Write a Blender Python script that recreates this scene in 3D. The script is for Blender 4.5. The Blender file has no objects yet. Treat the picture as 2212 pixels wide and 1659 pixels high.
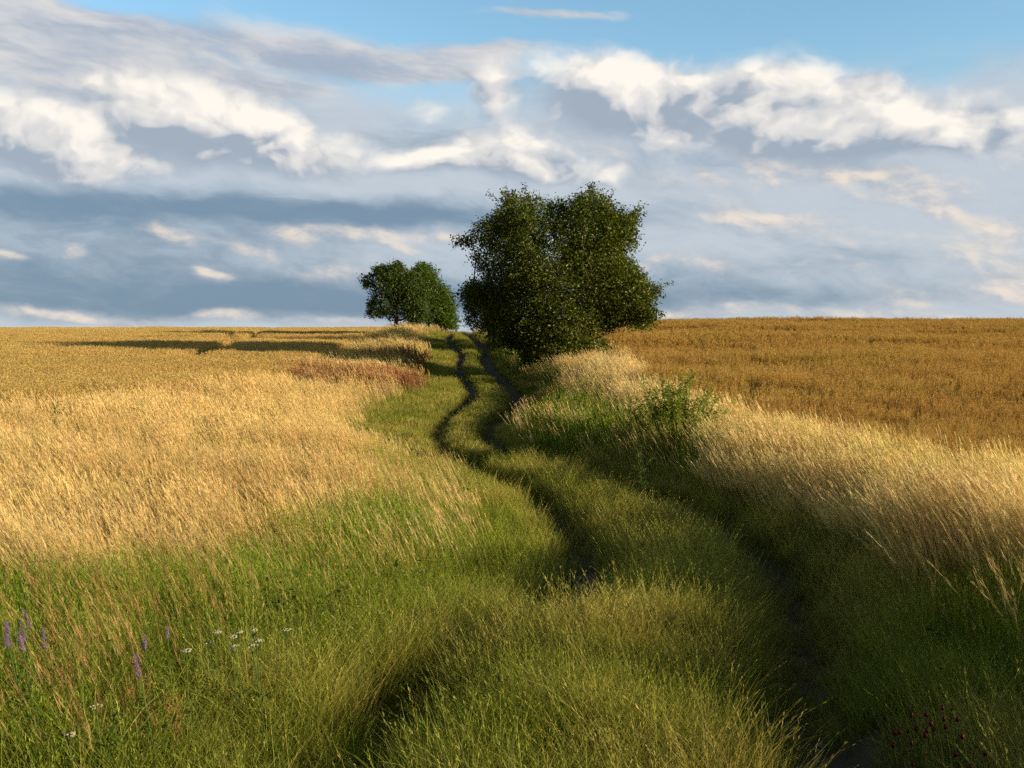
import bpy, math, random
import numpy as np
from mathutils import Vector
RNG = np.random.default_rng(7)
random.seed(7)
S = bpy.context.scene
COL = S.collection
F = 2170.0            # focal length in units of a 2212 px wide picture
HY = 735.0            # row of the true horizon in that picture
EYE = 1.70            # eye height over the ground the photographer stands on

# ---------------------------------------------------------------- camera
cd = bpy.data.cameras.new("camera"); cam = bpy.data.objects.new("camera", cd); COL.objects.link(cam)
cam.location = (0, 0, EYE)
cd.sensor_width = 36.0; cd.lens = 36.0 * F / 2212.0
cd.clip_start = 0.05; cd.clip_end = 20000
cam.rotation_euler = (math.radians(90) - math.atan((829.5 - HY) / F), 0, 0)
S.camera = cam

# ---------------------------------------------------------------- render / exposure
S.view_settings.view_transform = 'Standard'; S.view_settings.look = 'None'
S.view_settings.exposure = 0.62; S.view_settings.gamma = 1.0
S.view_settings.use_curve_mapping = False
cy = S.cycles
cy.max_bounces = 6; cy.diffuse_bounces = 3; cy.glossy_bounces = 1; cy.transmission_bounces = 3
cy.transparent_max_bounces = 6; cy.use_denoising = False
cy.sample_clamp_indirect = 4.0; cy.use_adaptive_sampling = True; cy.adaptive_threshold = 0.02

# ---------------------------------------------------------------- sun
SUN_EL = math.radians(13.5); SUN_AZ = math.radians(111.0)      # azimuth clockwise from +Y
sd = Vector((math.sin(SUN_AZ) * math.cos(SUN_EL), math.cos(SUN_AZ) * math.cos(SUN_EL), math.sin(SUN_EL)))
ld = bpy.data.lights.new("sun", 'SUN'); lo = bpy.data.objects.new("sun", ld); COL.objects.link(lo)
ld.energy = 5.0; ld.angle = math.radians(0.5); ld.color = (1.0, 0.83, 0.60)
lo.rotation_euler = sd.to_track_quat('Z', 'Y').to_euler()

# ---------------------------------------------------------------- node expression helper
class E:
    """a socket with arithmetic: builds Math nodes"""
    nt = None
    def __init__(s, sock): s.s = sock
    def _m(op, *a, clamp=False):
        n = E.nt.nodes.new('ShaderNodeMath'); n.operation = op; n.use_clamp = clamp
        for i, v in enumerate(a):
            if isinstance(v, E): E.nt.links.new(v.s, n.inputs[i])
            else: n.inputs[i].default_value = float(v)
        return E(n.outputs[0])
    def __add__(a, b): return E._m('ADD', a, b)
    __radd__ = __add__
    def __sub__(a, b): return E._m('SUBTRACT', a, b)
    def __rsub__(a, b): return E._m('SUBTRACT', b, a)
    def __mul__(a, b): return E._m('MULTIPLY', a, b)
    __rmul__ = __mul__
    def __truediv__(a, b): return E._m('DIVIDE', a, b)
def emax(a, b): return E._m('MAXIMUM', a, b)
def emin(a, b): return E._m('MINIMUM', a, b)
def sstep(x, a, b, ta=0.0, tb=1.0):
    n = E.nt.nodes.new('ShaderNodeMapRange'); n.interpolation_type = 'SMOOTHSTEP'
    E.nt.links.new(x.s, n.inputs['Value'])
    for k, v in (('From Min', a), ('From Max', b), ('To Min', ta), ('To Max', tb)): n.inputs[k].default_value = v
    return E(n.outputs[0])
def vec(x, y, z=0.0):
    n = E.nt.nodes.new('ShaderNodeCombineXYZ')
    for i, v in enumerate((x, y, z)):
        if isinstance(v, E): E.nt.links.new(v.s, n.inputs[i])
        else: n.inputs[i].default_value = v
    return n.outputs[0]
def noise(v, scale, detail=8, rough=0.55, dist=0.0, lac=2.0):
    n = E.nt.nodes.new('ShaderNodeTexNoise'); n.noise_dimensions = '3D'
    E.nt.links.new(v, n.inputs['Vector'])
    n.inputs['Scale'].default_value = scale; n.inputs['Detail'].default_value = detail
    n.inputs['Roughness'].default_value = rough; n.inputs['Distortion'].default_value = dist
    n.inputs['Lacunarity'].default_value = lac
    return E(n.outputs[0])
def mix(f, a, b):
    n = E.nt.nodes.new('ShaderNodeMix'); n.data_type = 'RGBA'
    if isinstance(f, E): E.nt.links.new(f.s, n.inputs[0])
    else: n.inputs[0].default_value = f
    for k, v in ((6, a), (7, b)):
        if isinstance(v, (tuple, list)): n.inputs[k].default_value = (*v[:3], 1)
        else: E.nt.links.new(v, n.inputs[k])
    return n.outputs[2]

# ---------------------------------------------------------------- world: sky with clouds
W = bpy.data.worlds.new("World"); S.world = W; W.use_nodes = True
nt = W.node_tree; nt.nodes.clear(); E.nt = nt
def build_sky():
    out = nt.nodes.new('ShaderNodeOutputWorld'); bg = nt.nodes.new('ShaderNodeBackground')
    sky = nt.nodes.new('ShaderNodeTexSky'); sky.sky_type = 'NISHITA'; sky.sun_disc = False
    sky.sun_elevation = SUN_EL; sky.sun_rotation = SUN_AZ; sky.air_density = 1.0; sky.dust_density = 0.6; sky.ozone_density = 1.5
    tc = nt.nodes.new('ShaderNodeTexCoord')
    sp = nt.nodes.new('ShaderNodeSeparateXYZ'); nt.links.new(tc.outputs['Generated'], sp.inputs[0])
    x, y, z = E(sp.outputs[0]), E(sp.outputs[1]), E(sp.outputs[2])
    # sky coordinates: compass bearing and height above the horizon, in units of 10 degrees
    az = E._m('ARCTAN2', x, y) * (18 / math.pi)
    el = E._m('ARCSINE', z) * (18 / math.pi)
    nw = nt.nodes.new('ShaderNodeTexNoise'); nt.links.new(vec(az, el * 1.9, 0.0), nw.inputs['Vector'])
    nw.inputs['Scale'].default_value = 1.3; nw.inputs['Detail'].default_value = 4; nw.inputs['Roughness'].default_value = .55
    sw = nt.nodes.new('ShaderNodeSeparateColor'); nt.links.new(nw.outputs['Color'], sw.inputs[0])
    w1 = E(sw.outputs[0]) - .5; w2 = E(sw.outputs[1]) - .5
    wz = az + w1 * 0.36; we = el + w2 * 0.20
    def px(cx, cy_):      # bearing and height of each cloud bank
        a = math.atan((cx - 1106) / F); b = math.atan((HY - cy_) / F * math.cos(a))
        return math.degrees(a) / 10, math.degrees(b) / 10
    def add(lst, v):
        """sum of soft elongated patches"""
        t = None; v0 = v
        for i, (cx, cy_, rx, ry, amp, *rot) in enumerate(lst):
            if i and i % 3 == 0:      # evaluate the patches a few at a time (the shader stack is small)
                q = nt.nodes.new('ShaderNodeVectorMath'); q.operation = 'MULTIPLY_ADD'; nt.links.new(t.s, q.inputs[0])
                q.inputs[1].default_value = (1e-9, 1e-9, 1e-9); nt.links.new(v0, q.inputs[2]); v = q.outputs[0]
            m = nt.nodes.new('ShaderNodeMapping'); m.vector_type = 'TEXTURE'; nt.links.new(v, m.inputs[0])
            ca, ce = px(cx, cy_); m.inputs['Location'].default_value = (ca, ce, 0); m.inputs['Scale'].default_value = (rx / 380, ry / 380, 1)
            if rot: m.inputs['Rotation'].default_value = (0, 0, math.radians(rot[0]))
            d = nt.nodes.new('ShaderNodeVectorMath'); d.operation = 'DOT_PRODUCT'; nt.links.new(m.outputs[0], d.inputs[0]); nt.links.new(m.outputs[0], d.inputs[1])
            g = E._m('POWER', math.exp(-1), E(d.outputs['Value']))
            t = E._m('MULTIPLY_ADD', g, amp, t if t is not None else 0.0)
        return t
    P = vec(wz, we, 0.0)
    # thin high sheet, upper left
    hi = add(HI, P)
    n_hi = noise(vec(wz, we * 4.2 + wz * .5, 3.0), 1.3, 6, 0.55, 0.2)
    hi_a = sstep(hi + (n_hi - 0.5) * 1.3, 0.22, 0.95, 0, 0.96)
    hcol = mix(sstep(n_hi * .6 + noise(vec(wz + 5, we * 3.6 + wz * .6, 8.0), 1.3, 5, .6) * .6, .42, .72), (0.37, 0.44, 0.55), (0.72, 0.70, 0.69))
    # blue-grey sheet under the cumulus
    n_ve = noise(vec(wz, we * 2.2, 9.0), 1.5, 5, 0.58, 0.2)
    ve_a = sstep(emax(sstep(we, 1.75, 0.9) * 1.3, add(VE, P)) + (n_ve - 0.5) * 0.8, 0.15, 0.95, 0, 0.97)
    band = add(BAND, P)
    n_b = noise(vec(wz * .9, we * 2.6 + wz * .25, 17.0), 1.7, 6, 0.62, 0.3)
    tone = sstep(band + (n_b - 0.5) * 2.0, -0.15, 1.25)
    vcol = mix(tone, (0.54, 0.60, 0.67), (0.185, 0.275, 0.385))
    # cumulus heads in the low sun
    def dens(oa, oe):
        v = vec(wz + oa, we + oe, 0.0); u = vec(wz + oa, (we + oe) * 1.35, 5.0)
        n = noise(u, 1.45, 6, .54, 0.1)
        q = nt.nodes.new('ShaderNodeTexVoronoi'); q.feature = 'F1'; q.inputs['Scale'].default_value = 3.2; q.inputs['Detail'].default_value = 2.0
        q.inputs['Roughness'].default_value = .5; q.inputs['Randomness'].default_value = 1.0
        uu = nt.nodes.new('ShaderNodeVectorMath'); uu.operation = 'MULTIPLY_ADD'; nt.links.new(nf.outputs['Color'], uu.inputs[0]); uu.inputs[1].default_value = (.22, .22, .22); nt.links.new(u, uu.inputs[2])
        nt.links.new(uu.outputs[0], q.inputs['Vector'])
        return add(CU, v), n, E(q.outputs['Distance'])
    nf = nt.nodes.new('ShaderNodeTexNoise'); nt.links.new(vec(wz, we * 1.35, 2.0), nf.inputs['Vector']); nf.inputs['Scale'].default_value = 4.0; nf.inputs['Detail'].default_value = 6
    c0, n0, p0 = dens(0, 0); c1, n1, p1 = dens(.06, .09)
    body = c0 + (n0 - .5) * 1.5 - p0 * .3
    cu_a = sstep(body, 0.0, 0.80) * sstep(c0, .03, .30)
    L = (c0 - c1) * .75 + (n0 - n1) * 1.1 + (p1 - p0) * .95 + (n0 - .5) * 1.0 + .44
    ccol = mix(sstep(L, 0.05, .55), (0.36, 0.43, 0.52), (0.68, 0.68, 0.69))
    ccol = mix(sstep(L, .42, 1.15), ccol, (1.0, 0.945, 0.855))
    # low puffs and streaks
    lw = add(LOW, P)
    nla = noise(vec(az, el * 1.9 + az * 0.3, 21.0), 3.6, 5, 0.58, 0.25)
    nlb = noise(vec(az + .03, el * 1.9 + az * 0.3 + .07, 21.0), 3.6, 5, 0.58, 0.25)
    lo_a = sstep(lw + (nla - 0.5) * 1.3, 0.16, 1.05, 0, 0.9)
    lcol = mix(sstep((nla - nlb) * 2.2 + lw * .45, -0.25, 0.7), (0.40, 0.46, 0.55), (0.87, 0.765, 0.66))
    mul = nt.nodes.new('ShaderNodeMix'); mul.data_type = 'RGBA'; mul.blend_type = 'MULTIPLY'; mul.inputs[0].default_value = 1
    nt.links.new(sky.outputs[0], mul.inputs[6]); mul.inputs[7].default_value = (*SKYMUL, 1)
    c = mul.outputs[2]
    c = mix(ve_a, c, vcol)
    c = mix(hi_a, c, hcol)
    c = mix(lo_a, c, lcol)
    c = mix(cu_a, c, ccol)
    # unseen slate sheet added overhead and behind the camera to dim ambient light; the open strip of sky is ahead
    rear_dim = emax(sstep(el, 3.0, 4.6), sstep(y, .35, -.15))
    c = mix(rear_dim, c, mix(n_b, (0.075, 0.105, 0.15), (0.15, 0.185, 0.24)))
    nt.links.new(c, bg.inputs[0]); bg.inputs[1].default_value = 0.655     # set against the exposure above
    nt.links.new(bg.outputs[0], out.inputs[0])
# cloud banks: x, y, half width, half height, weight, tilt
HI = [(150, 110, 380, 70, 1.1), (750, 120, 330, 38, 1.0, -5), (1080, 125, 120, 22, .8), (40, 40, 190, 45, .8), (900, 165, 260, 20, .7, -2), (1190, 42, 170, 13, .85), (1850, 176, 110, 11, .7), (200, 210, 400, 50, .55), (600, 190, 260, 30, .6)]
VE = [(1550, 310, 470, 95, 1.2), (1050, 305, 300, 50, .95), (300, 335, 600, 95, .9), (2150, 320, 260, 90, 1.1), (2110, 222, 130, 26, .5)]
BAND = [(300, 655, 800, 36, .65), (200, 445, 700, 45, .95), (950, 462, 480, 30, .8), (200, 570, 620, 80, .75), (850, 640, 600, 50, .6), (1750, 640, 420, 26, .55), (1500, 590, 260, 50, .4), (980, 290, 160, 55, .45), (1750, 365, 260, 24, .45, -8), (1800, 560, 300, 30, .25)]
CU = [(180, 325, 330, 72, .8, 2), (400, 240, 220, 62, 1.0, -10), (600, 325, 240, 78, 1.0, -14), (40, 290, 150, 70, .8, -14),
      (1085, 322, 95, 46, 1.05, 0), (1190, 372, 220, 40, .95, -5), (930, 348, 120, 26, .8), (1062, 190, 52, 60, 1.0), (905, 235, 60, 22, .45),
      (1300, 215, 170, 85, 1.0), (1500, 205, 250, 75, .95, -3), (1720, 240, 130, 92, 1.1), (1885, 240, 80, 62, 1.1), (1600, 300, 300, 45, .5, -8), (2130, 290, 170, 62, .9, -8),
      (1800, 305, 190, 48, .65), (2000, 275, 120, 48, .6)]
LOW = [(385, 518, 60, 24, 1., -18), (450, 592, 46, 10, 1.0, -6), (20, 542, 44, 11, .9, -10), (180, 540, 30, 22, .6), (545, 545, 80, 14, .8, -10), (640, 520, 60, 24, .6), (720, 590, 110, 24, .65),
       (850, 512, 260, 20, .85, -1), (870, 542, 60, 10, .7, -8), (290, 585, 60, 12, .4), (120, 676, 170, 15, .85, -4), (480, 680, 90, 12, .7), (720, 690, 220, 12, .6), (1560, 670, 150, 12, .65), (1850, 668, 130, 14, .7), (2090, 680, 90, 9, .55), (1620, 330, 120, 20, .5, -20), (1900, 330, 90, 18, .5, -15), (1300, 320, 60, 14, .4, -25), (2080, 480, 120, 16, .5, -20), (1880, 590, 100, 18, .5, -25), (1450, 678, 50, 10, .6),
       (1540, 580, 110, 20, .6, -12), (1400, 575, 40, 18, .7), (1760, 495, 170, 36, .6, -12), (1980, 420, 260, 50, .55, -14), (1500, 400, 180, 45, .55, -20), (2150, 540, 130, 50, .65, -14), (2190, 625, 70, 28, .9), (1980, 640, 80, 20, .6), (1850, 385, 70, 12, .7), (1540, 375, 40, 18, .6, -30), (1650, 375, 50, 22, .5, -30), (1560, 470, 200, 16, .5)]
SKYMUL = (0.195, 0.235, 0.235)
build_sky()
W.cycles.sampling_method = 'MANUAL'; W.cycles.sample_map_resolution = 512

# ---------------------------------------------------------------- terrain (heights relative to the eye, as functions of X, Y)
def tab(Y, pts):
    p = np.array(pts, float)
    # smooth interpolation: linear table blurred by averaging neighbours
    r = 0
    for k, w in ((-.5, .25), (0, .5), (.5, .25)):
        YY = Y + k * np.clip(Y * 0.12, .5, 8)
        r = r + w * np.interp(YY, p[:, 0], p[:, 1])
    return r
PT = [(-50, -1.7), (0, -1.7), (4.8, -1.93), (10, -2.42), (15, -2.6), (21, -2.58), (27, -2.49), (36, -2.22), (50, -1.46), (60, -.62), (68, .30), (72, .47), (78, .40), (90, -.1), (120, -1.6), (200, -4), (600, -9), (4000, -30)]
PL = [(-50, -1.8), (0, -1.8), (10, -2.2), (22, -2.15), (35, -1.82), (45, -1.36), (60, -.74), (80, -.15), (110, .55), (125, .66), (150, .3), (220, -2), (600, -9), (4000, -30)]
PR = [(-50, -1.7), (0, -1.75), (6, -2.1), (12, -2.3), (20, -2.25), (30, -1.82), (45, -.98), (65, .12), (85, .93), (95, 1.0), (110, .7), (220, -2), (600, -9), (4000, -30)]
PVL = [(-50, -1.7), (0, -1.7), (5, -1.93), (10, -2.4), (15, -2.5), (27, -2.35), (36, -2.0), (50, -1.15), (60, -.35), (70, .42), (76, .55), (90, .2), (120, -1.2), (220, -4), (600, -9), (4000, -30)]
PVR = [(-50, -1.55), (0, -1.6), (5, -1.8), (10, -2.15), (15, -2.35), (27, -2.2), (36, -1.85), (50, -1.1), (60, -.35), (70, .45), (80, .5), (90, .3), (120, -1.2), (220, -4), (600, -9), (4000, -30)]
XLT = [(-20, -16), (5, -15), (10, -14), (22, -11.2), (35, -8.0), (50, -9.0), (65, -10.0), (80, -11), (200, -13)]     # left field edge
XRT = [(-20, 8.5), (5, 7.6), (12, 6.4), (20, 4.7), (28, 4.1), (45, 4.6), (60, 4.0), (80, 2.6), (200, 2)]            # right field edge
RL_PX = [(870, 1600), (900, 1560), (1060, 1480), (1210, 1390), (1285, 1290), (1245, 1210), (1165, 1110), (1040, 1045), (965, 1000), (945, 960), (962, 925), (1028, 868), (990, 815), (998, 778), (968, 742), (975, 728)]
RR_PX = [(1745, 1650), (1755, 1450), (1715, 1290), (1560, 1165), (1300, 1058), (1100, 1010), (1050, 970), (1055, 935), (1105, 905), (1118, 870), (1062, 812), (1043, 785), (1050, 762), (1020, 738), (1005, 727)]
def rut_table(pxs, deep=0.14):
    Ys = np.linspace(3.5, 71, 1400); h = tab(Ys, PT) - deep
    rows = HY - F * h / Ys
    res = []
    for (x, y) in pxs:
        k = np.argmin(np.abs(rows - y) + (rows - y > 400) * 1e3)
        res.append((Ys[k], (x - 1106) / F * Ys[k]))
    res.sort()
    a = res[0]; res = [(-20, a[1] - .3), (a[0] - 2.5, a[1] - .1)] + res
    b = res[-1]; res += [(b[0] + 5, b[1] + .5), (b[0] + 40, b[1] + 2)]
    return res
RLT = rut_table(RL_PX); RRT = rut_table(RR_PX)
def curve(Y, t):
    p = np.array(t, float); r = 0
    for k, w in ((-1, .15), (-.5, .2), (0, .3), (.5, .2), (1, .15)):
        r = r + w * np.interp(Y + k * np.clip(Y * .03, .25, 1.5), p[:, 0], p[:, 1])
    return r
def smooth(t): t = np.clip(t, 0, 1); return t * t * (3 - 2 * t)
def vnoise(X, Y, sc, seed=0):
    """value noise, range 0..1"""
    x = np.asarray(X) / sc + seed * 17.3; y = np.asarray(Y) / sc + seed * 9.1
    xi = np.floor(x).astype(np.int64); yi = np.floor(y).astype(np.int64); fx = smooth(x - xi); fy = smooth(y - yi)
    def h(i, j):
        n = (i * 374761393 + j * 668265263 + seed * 974711) & 0x7fffffff
        n = ((n ^ (n >> 13)) * 1274126177) & 0x7fffffff
        return ((n ^ (n >> 16)) & 0xffff) / 65535.0
    return (h(xi, yi) * (1 - fx) + h(xi + 1, yi) * fx) * (1 - fy) + (h(xi, yi + 1) * (1 - fx) + h(xi + 1, yi + 1) * fx) * fy
def fbm(X, Y, sc, seed=0, o=4):
    r = 0; a = .5; t = 0
    for k in range(o): r = r + a * vnoise(X, Y, sc / 2 ** k, seed + k); t += a; a *= .5
    return r / t
def fields(X, Y):
    X = np.asarray(X, float); Y = np.asarray(Y, float)
    rl = curve(Y, RLT); rr = curve(Y, RRT); c = (rl + rr) / 2; hw = (rr - rl) / 2
    xl = tab(Y, XLT); xr = np.maximum(tab(Y, XRT), rr + 2.0)
    return rl, rr, c, hw, xl, xr
def ground_rel(X, Y):
    X = np.asarray(X, float); Y = np.asarray(Y, float)
    rl, rr, c, hw, xl, xr = fields(X, Y)
    zt, zl, zr, zvl, zvr = (tab(Y, p) for p in (PT, PL, PR, PVL, PVR))
    a = c - hw - .6; b = c + hw + .5
    vl = np.minimum(a - 1.0, c - 4.0); vl = np.maximum(vl, xl + .5); vr = np.minimum(b + 1.5, xr - .2)
    z = np.where(X < xl, zl, 0.0)
    m = (X >= xl) & (X < vl); z = np.where(m, zl + (zvl - zl) * smooth((X - xl) / np.maximum(vl - xl, .1)), z)
    m = (X >= vl) & (X < a); z = np.where(m, zvl + (zt - zvl) * smooth((X - vl) / np.maximum(a - vl, .1)), z)
    m = (X >= a) & (X <= b); z = np.where(m, zt, z)
    m = (X > b) & (X < vr); z = np.where(m, zt + (zvr - zt) * smooth((X - b) / np.maximum(vr - b, .1)), z)
    m = (X >= vr) & (X < xr); z = np.where(m, zvr + (zr - zvr) * smooth((X - vr) / np.maximum(xr - vr, .1)), z)
    z = np.where(X >= xr, zr, z)
    # ruts, wheel worn, with irregular width and depth
    w = .20 + .09 * (vnoise(X, Y, 1.3, 3) - .5) + .14 * np.exp(-((Y - 9.4) / 1.6) ** 2)
    near = np.exp(-((X - rl) / w) ** 2) * np.where(Y < 8, .42, 1) * (1 - .65 * np.exp(-((Y - 25) / 4.5) ** 4)); nr = np.exp(-((X - rr) / (w * 1.25 + .16 * np.exp(-((Y - 7.5) / 3.5) ** 2))) ** 2) * (1 + .7 * np.exp(-((Y - 7.5) / 4) ** 2))
    fade = np.clip((85 - Y) / 10, 0, 1)
    z = z - fade * (near * (.12 + .05 * vnoise(X, Y, 2, 5)) + nr * (.16 + .05 * vnoise(X, Y, 2, 6)))
    z = z + .05 * np.exp(-((X - c) / .55) ** 2) * fade
    # hollow lower left of the track
    z = z - .26 * np.exp(-(((X + .52) / .38) ** 2 + ((Y - 5.25) / .42) ** 2))
    d = np.hypot(X, Y)
    z = z + (fbm(X, Y, 3.5, 11, 3) - .5) * .16 * np.clip(d / 6, .3, 1) * (1 - .6 * np.exp(-((X - c) / 1.6) ** 2))
    z = z + (vnoise(X, Y, .35, 12) - .5) * .03
    z = z + (fbm(X, Y, 260, 13, 2) - .5) * 6 * np.clip((d - 250) / 400, 0, 1)
    return z
def ground(X, Y): return ground_rel(X, Y) + EYE

# ---------------------------------------------------------------- materials
def new_mat(name):
    m = bpy.data.materials.new(name); m.use_nodes = True; m.node_tree.nodes.clear(); E.nt = m.node_tree
    return m, m.node_tree
def attr(nt_, name, typ='GEOMETRY'):
    n = nt_.nodes.new('ShaderNodeAttribute'); n.attribute_name = name; n.attribute_type = typ; return n
def plant_shader(nt_, col, transl=0.42, gloss=0.05, rough=0.45, tcol=(1.25, 1.1, .55)):
    d = nt_.nodes.new('ShaderNodeBsdfDiffuse'); t = nt_.nodes.new('ShaderNodeBsdfTranslucent'); g = nt_.nodes.new('ShaderNodeBsdfGlossy')
    g.inputs['Roughness'].default_value = rough; g.inputs[0].default_value = (.9, .85, .6, 1)
    mu = nt_.nodes.new('ShaderNodeMix'); mu.data_type = 'RGBA'; mu.blend_type = 'MULTIPLY'; mu.inputs[0].default_value = 1
    nt_.links.new(col, mu.inputs[6]); mu.inputs[7].default_value = (*tcol, 1)
    nt_.links.new(col, d.inputs[0]); nt_.links.new(mu.outputs[2], t.inputs[0])
    a = nt_.nodes.new('ShaderNodeMixShader'); a.inputs[0].default_value = transl; nt_.links.new(d.outputs[0], a.inputs[1]); nt_.links.new(t.outputs[0], a.inputs[2])
    b = nt_.nodes.new('ShaderNodeMixShader'); b.inputs[0].default_value = gloss; nt_.links.new(a.outputs[0], b.inputs[1]); nt_.links.new(g.outputs[0], b.inputs[2])
    o = nt_.nodes.new('ShaderNodeOutputMaterial'); nt_.links.new(b.outputs[0], o.inputs[0])
def stalk_mat(name, transl=.35, gloss=.05, pw=1.0, vary=1.0):
    """stems and blades: colour runs from the plant's own base colour to its own tip colour"""
    m, n = new_mat(name)
    lo_, hi_ = attr(n, 'basecol', 'INSTANCER'), attr(n, 'tipcol', 'INSTANCER')
    h = E(attr(n, 'h').outputs['Fac']); r = E(attr(n, 'r').outputs['Fac'])
    f = E._m('POWER', h, pw, clamp=True)
    c = mix(f, lo_.outputs['Color'], hi_.outputs['Color'])
    hs = n.nodes.new('ShaderNodeHueSaturation'); n.links.new(c, hs.inputs['Color'])
    n.links.new((r * vary + (.95 - .5 * vary)).s, hs.inputs['Value']); n.links.new((r * -.04 + .525).s, hs.inputs['Hue'])
    plant_shader(n, hs.outputs[0], transl, gloss)
    return m
MAT_GRASS = stalk_mat('grass_blades', .42, .018, 1.0)
MAT_CROP = stalk_mat('ripe_crop', .30, .01, .9, .5)
MAT_STRAW = stalk_mat('dry_stalks', .32, .012, .9)

def ground_mat():
    m, n = new_mat('field_ground')
    tc = n.nodes.new('ShaderNodeTexCoord'); g = attr(n, 'soil').outputs['Fac']
    n1 = noise(tc.outputs['Object'], 1.2, 8, .6); n2 = noise(tc.outputs['Object'], 22, 6, .7)
    thatch = mix(n1, (.035, .034, .010), (.085, .07, .022)); soil = mix(n2, (.04, .030, .018), (.125, .095, .062))
    far = mix(n1, (.20, .14, .05), (.32, .22, .08))
    c = mix(E(g), thatch, soil); c = mix(E(attr(n, 'far').outputs['Fac']), c, far)
    d = n.nodes.new('ShaderNodeBsdfPrincipled'); n.links.new(c, d.inputs['Base Color']); d.inputs['Roughness'].default_value = .95
    d.inputs['Specular IOR Level'].default_value = .1
    bp = n.nodes.new('ShaderNodeBump'); bp.inputs['Strength'].default_value = .6; bp.inputs['Distance'].default_value = .03
    n.links.new(n2.s, bp.inputs['Height']); n.links.new(bp.outputs[0], d.inputs['Normal'])
    o = n.nodes.new('ShaderNodeOutputMaterial'); n.links.new(d.outputs[0], o.inputs[0])
    return m

def mesh_np(name, V, Fc, mats=(), smooth_=False):
    me = bpy.data.meshes.new(name)
    V = np.asarray(V, np.float32); Fc = np.asarray(Fc, np.int32); k = Fc.shape[1] if len(Fc) else 4
    me.vertices.add(len(V)); me.vertices.foreach_set('co', V.ravel())
    if len(Fc):
        me.loops.add(Fc.size); me.loops.foreach_set('vertex_index', Fc.ravel())
        me.polygons.add(len(Fc)); me.polygons.foreach_set('loop_start', np.arange(0, Fc.size, k, dtype=np.int32))
        me.polygons.foreach_set('loop_total', np.full(len(Fc), k, np.int32))
        if smooth_: me.polygons.foreach_set('use_smooth', np.ones(len(Fc), bool))
    for m in mats: me.materials.append(m)
    me.update(calc_edges=True)
    return me
def fattr(me, name, data, typ='FLOAT', dom='POINT'):
    a = me.attributes.new(name, typ, dom)
    key = {'FLOAT': 'value', 'INT': 'value', 'FLOAT_VECTOR': 'vector', 'FLOAT_COLOR': 'color', 'BOOLEAN': 'value'}[typ]
    a.data.foreach_set(key, np.asarray(data, np.int32 if typ == 'INT' else np.float32).ravel())
def link(name, me, parent=None, **props):
    o = bpy.data.objects.new(name, me); COL.objects.link(o)
    if parent: o.parent = parent
    for k, v in props.items(): o[k] = v
    return o

# ---------------------------------------------------------------- ground sheet
def axis(fine_lo, fine_hi, step, lo_, hi_, grow=1.07):
    a = list(np.arange(fine_lo, fine_hi, step)); s = step; v = a[-1]
    while v < hi_: s *= grow; v += s; a.append(v)
    s = step; v = a[0]; b = []
    while v > lo_: s *= grow; v -= s; b.append(v)
    return np.array(b[::-1] + a)
def build_ground():
    xs = axis(-4.5, 5.5, .075, -3000, 3000, 1.06); ys = []
    y = 2.0
    while y < 5000: ys.append(y); y += max(.07, y * .012) if y < 90 else (y * .03)
    ys = np.array(list(-np.array([60, 30, 18, 12, 8, 5.5, 4, 3, 2, 1.2, .5])) + [0, .5, 1, 1.5] + ys)
    X, Y = np.meshgrid(xs, ys); Z = ground(X, Y)
    V = np.stack([X, Y, Z], -1).reshape(-1, 3); nx, ny = len(xs), len(ys)
    i = np.arange(ny - 1)[:, None] * nx + np.arange(nx - 1)[None, :]
    Fc = np.stack([i, i + 1, i + 1 + nx, i + nx], -1).reshape(-1, 4)
    me = mesh_np('ground', V, Fc, [ground_mat()], True)
    rl, rr, c, hw, xl, xr = fields(X, Y)
    soil = np.maximum(np.exp(-((X - rl) / .26) ** 2), np.exp(-((X - rr) / .32) ** 2)) * np.clip((110 - Y) / 10, 0, 1)
    fattr(me, 'soil', np.clip(soil * 1.3, 0, 1)); fattr(me, 'far', np.clip((np.hypot(X, Y) - 130) / 40, 0, 1))
    link('ground', me, kind='structure', label='rolling farmland ground with a two rut dirt track winding over the rise')
build_ground()

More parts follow.
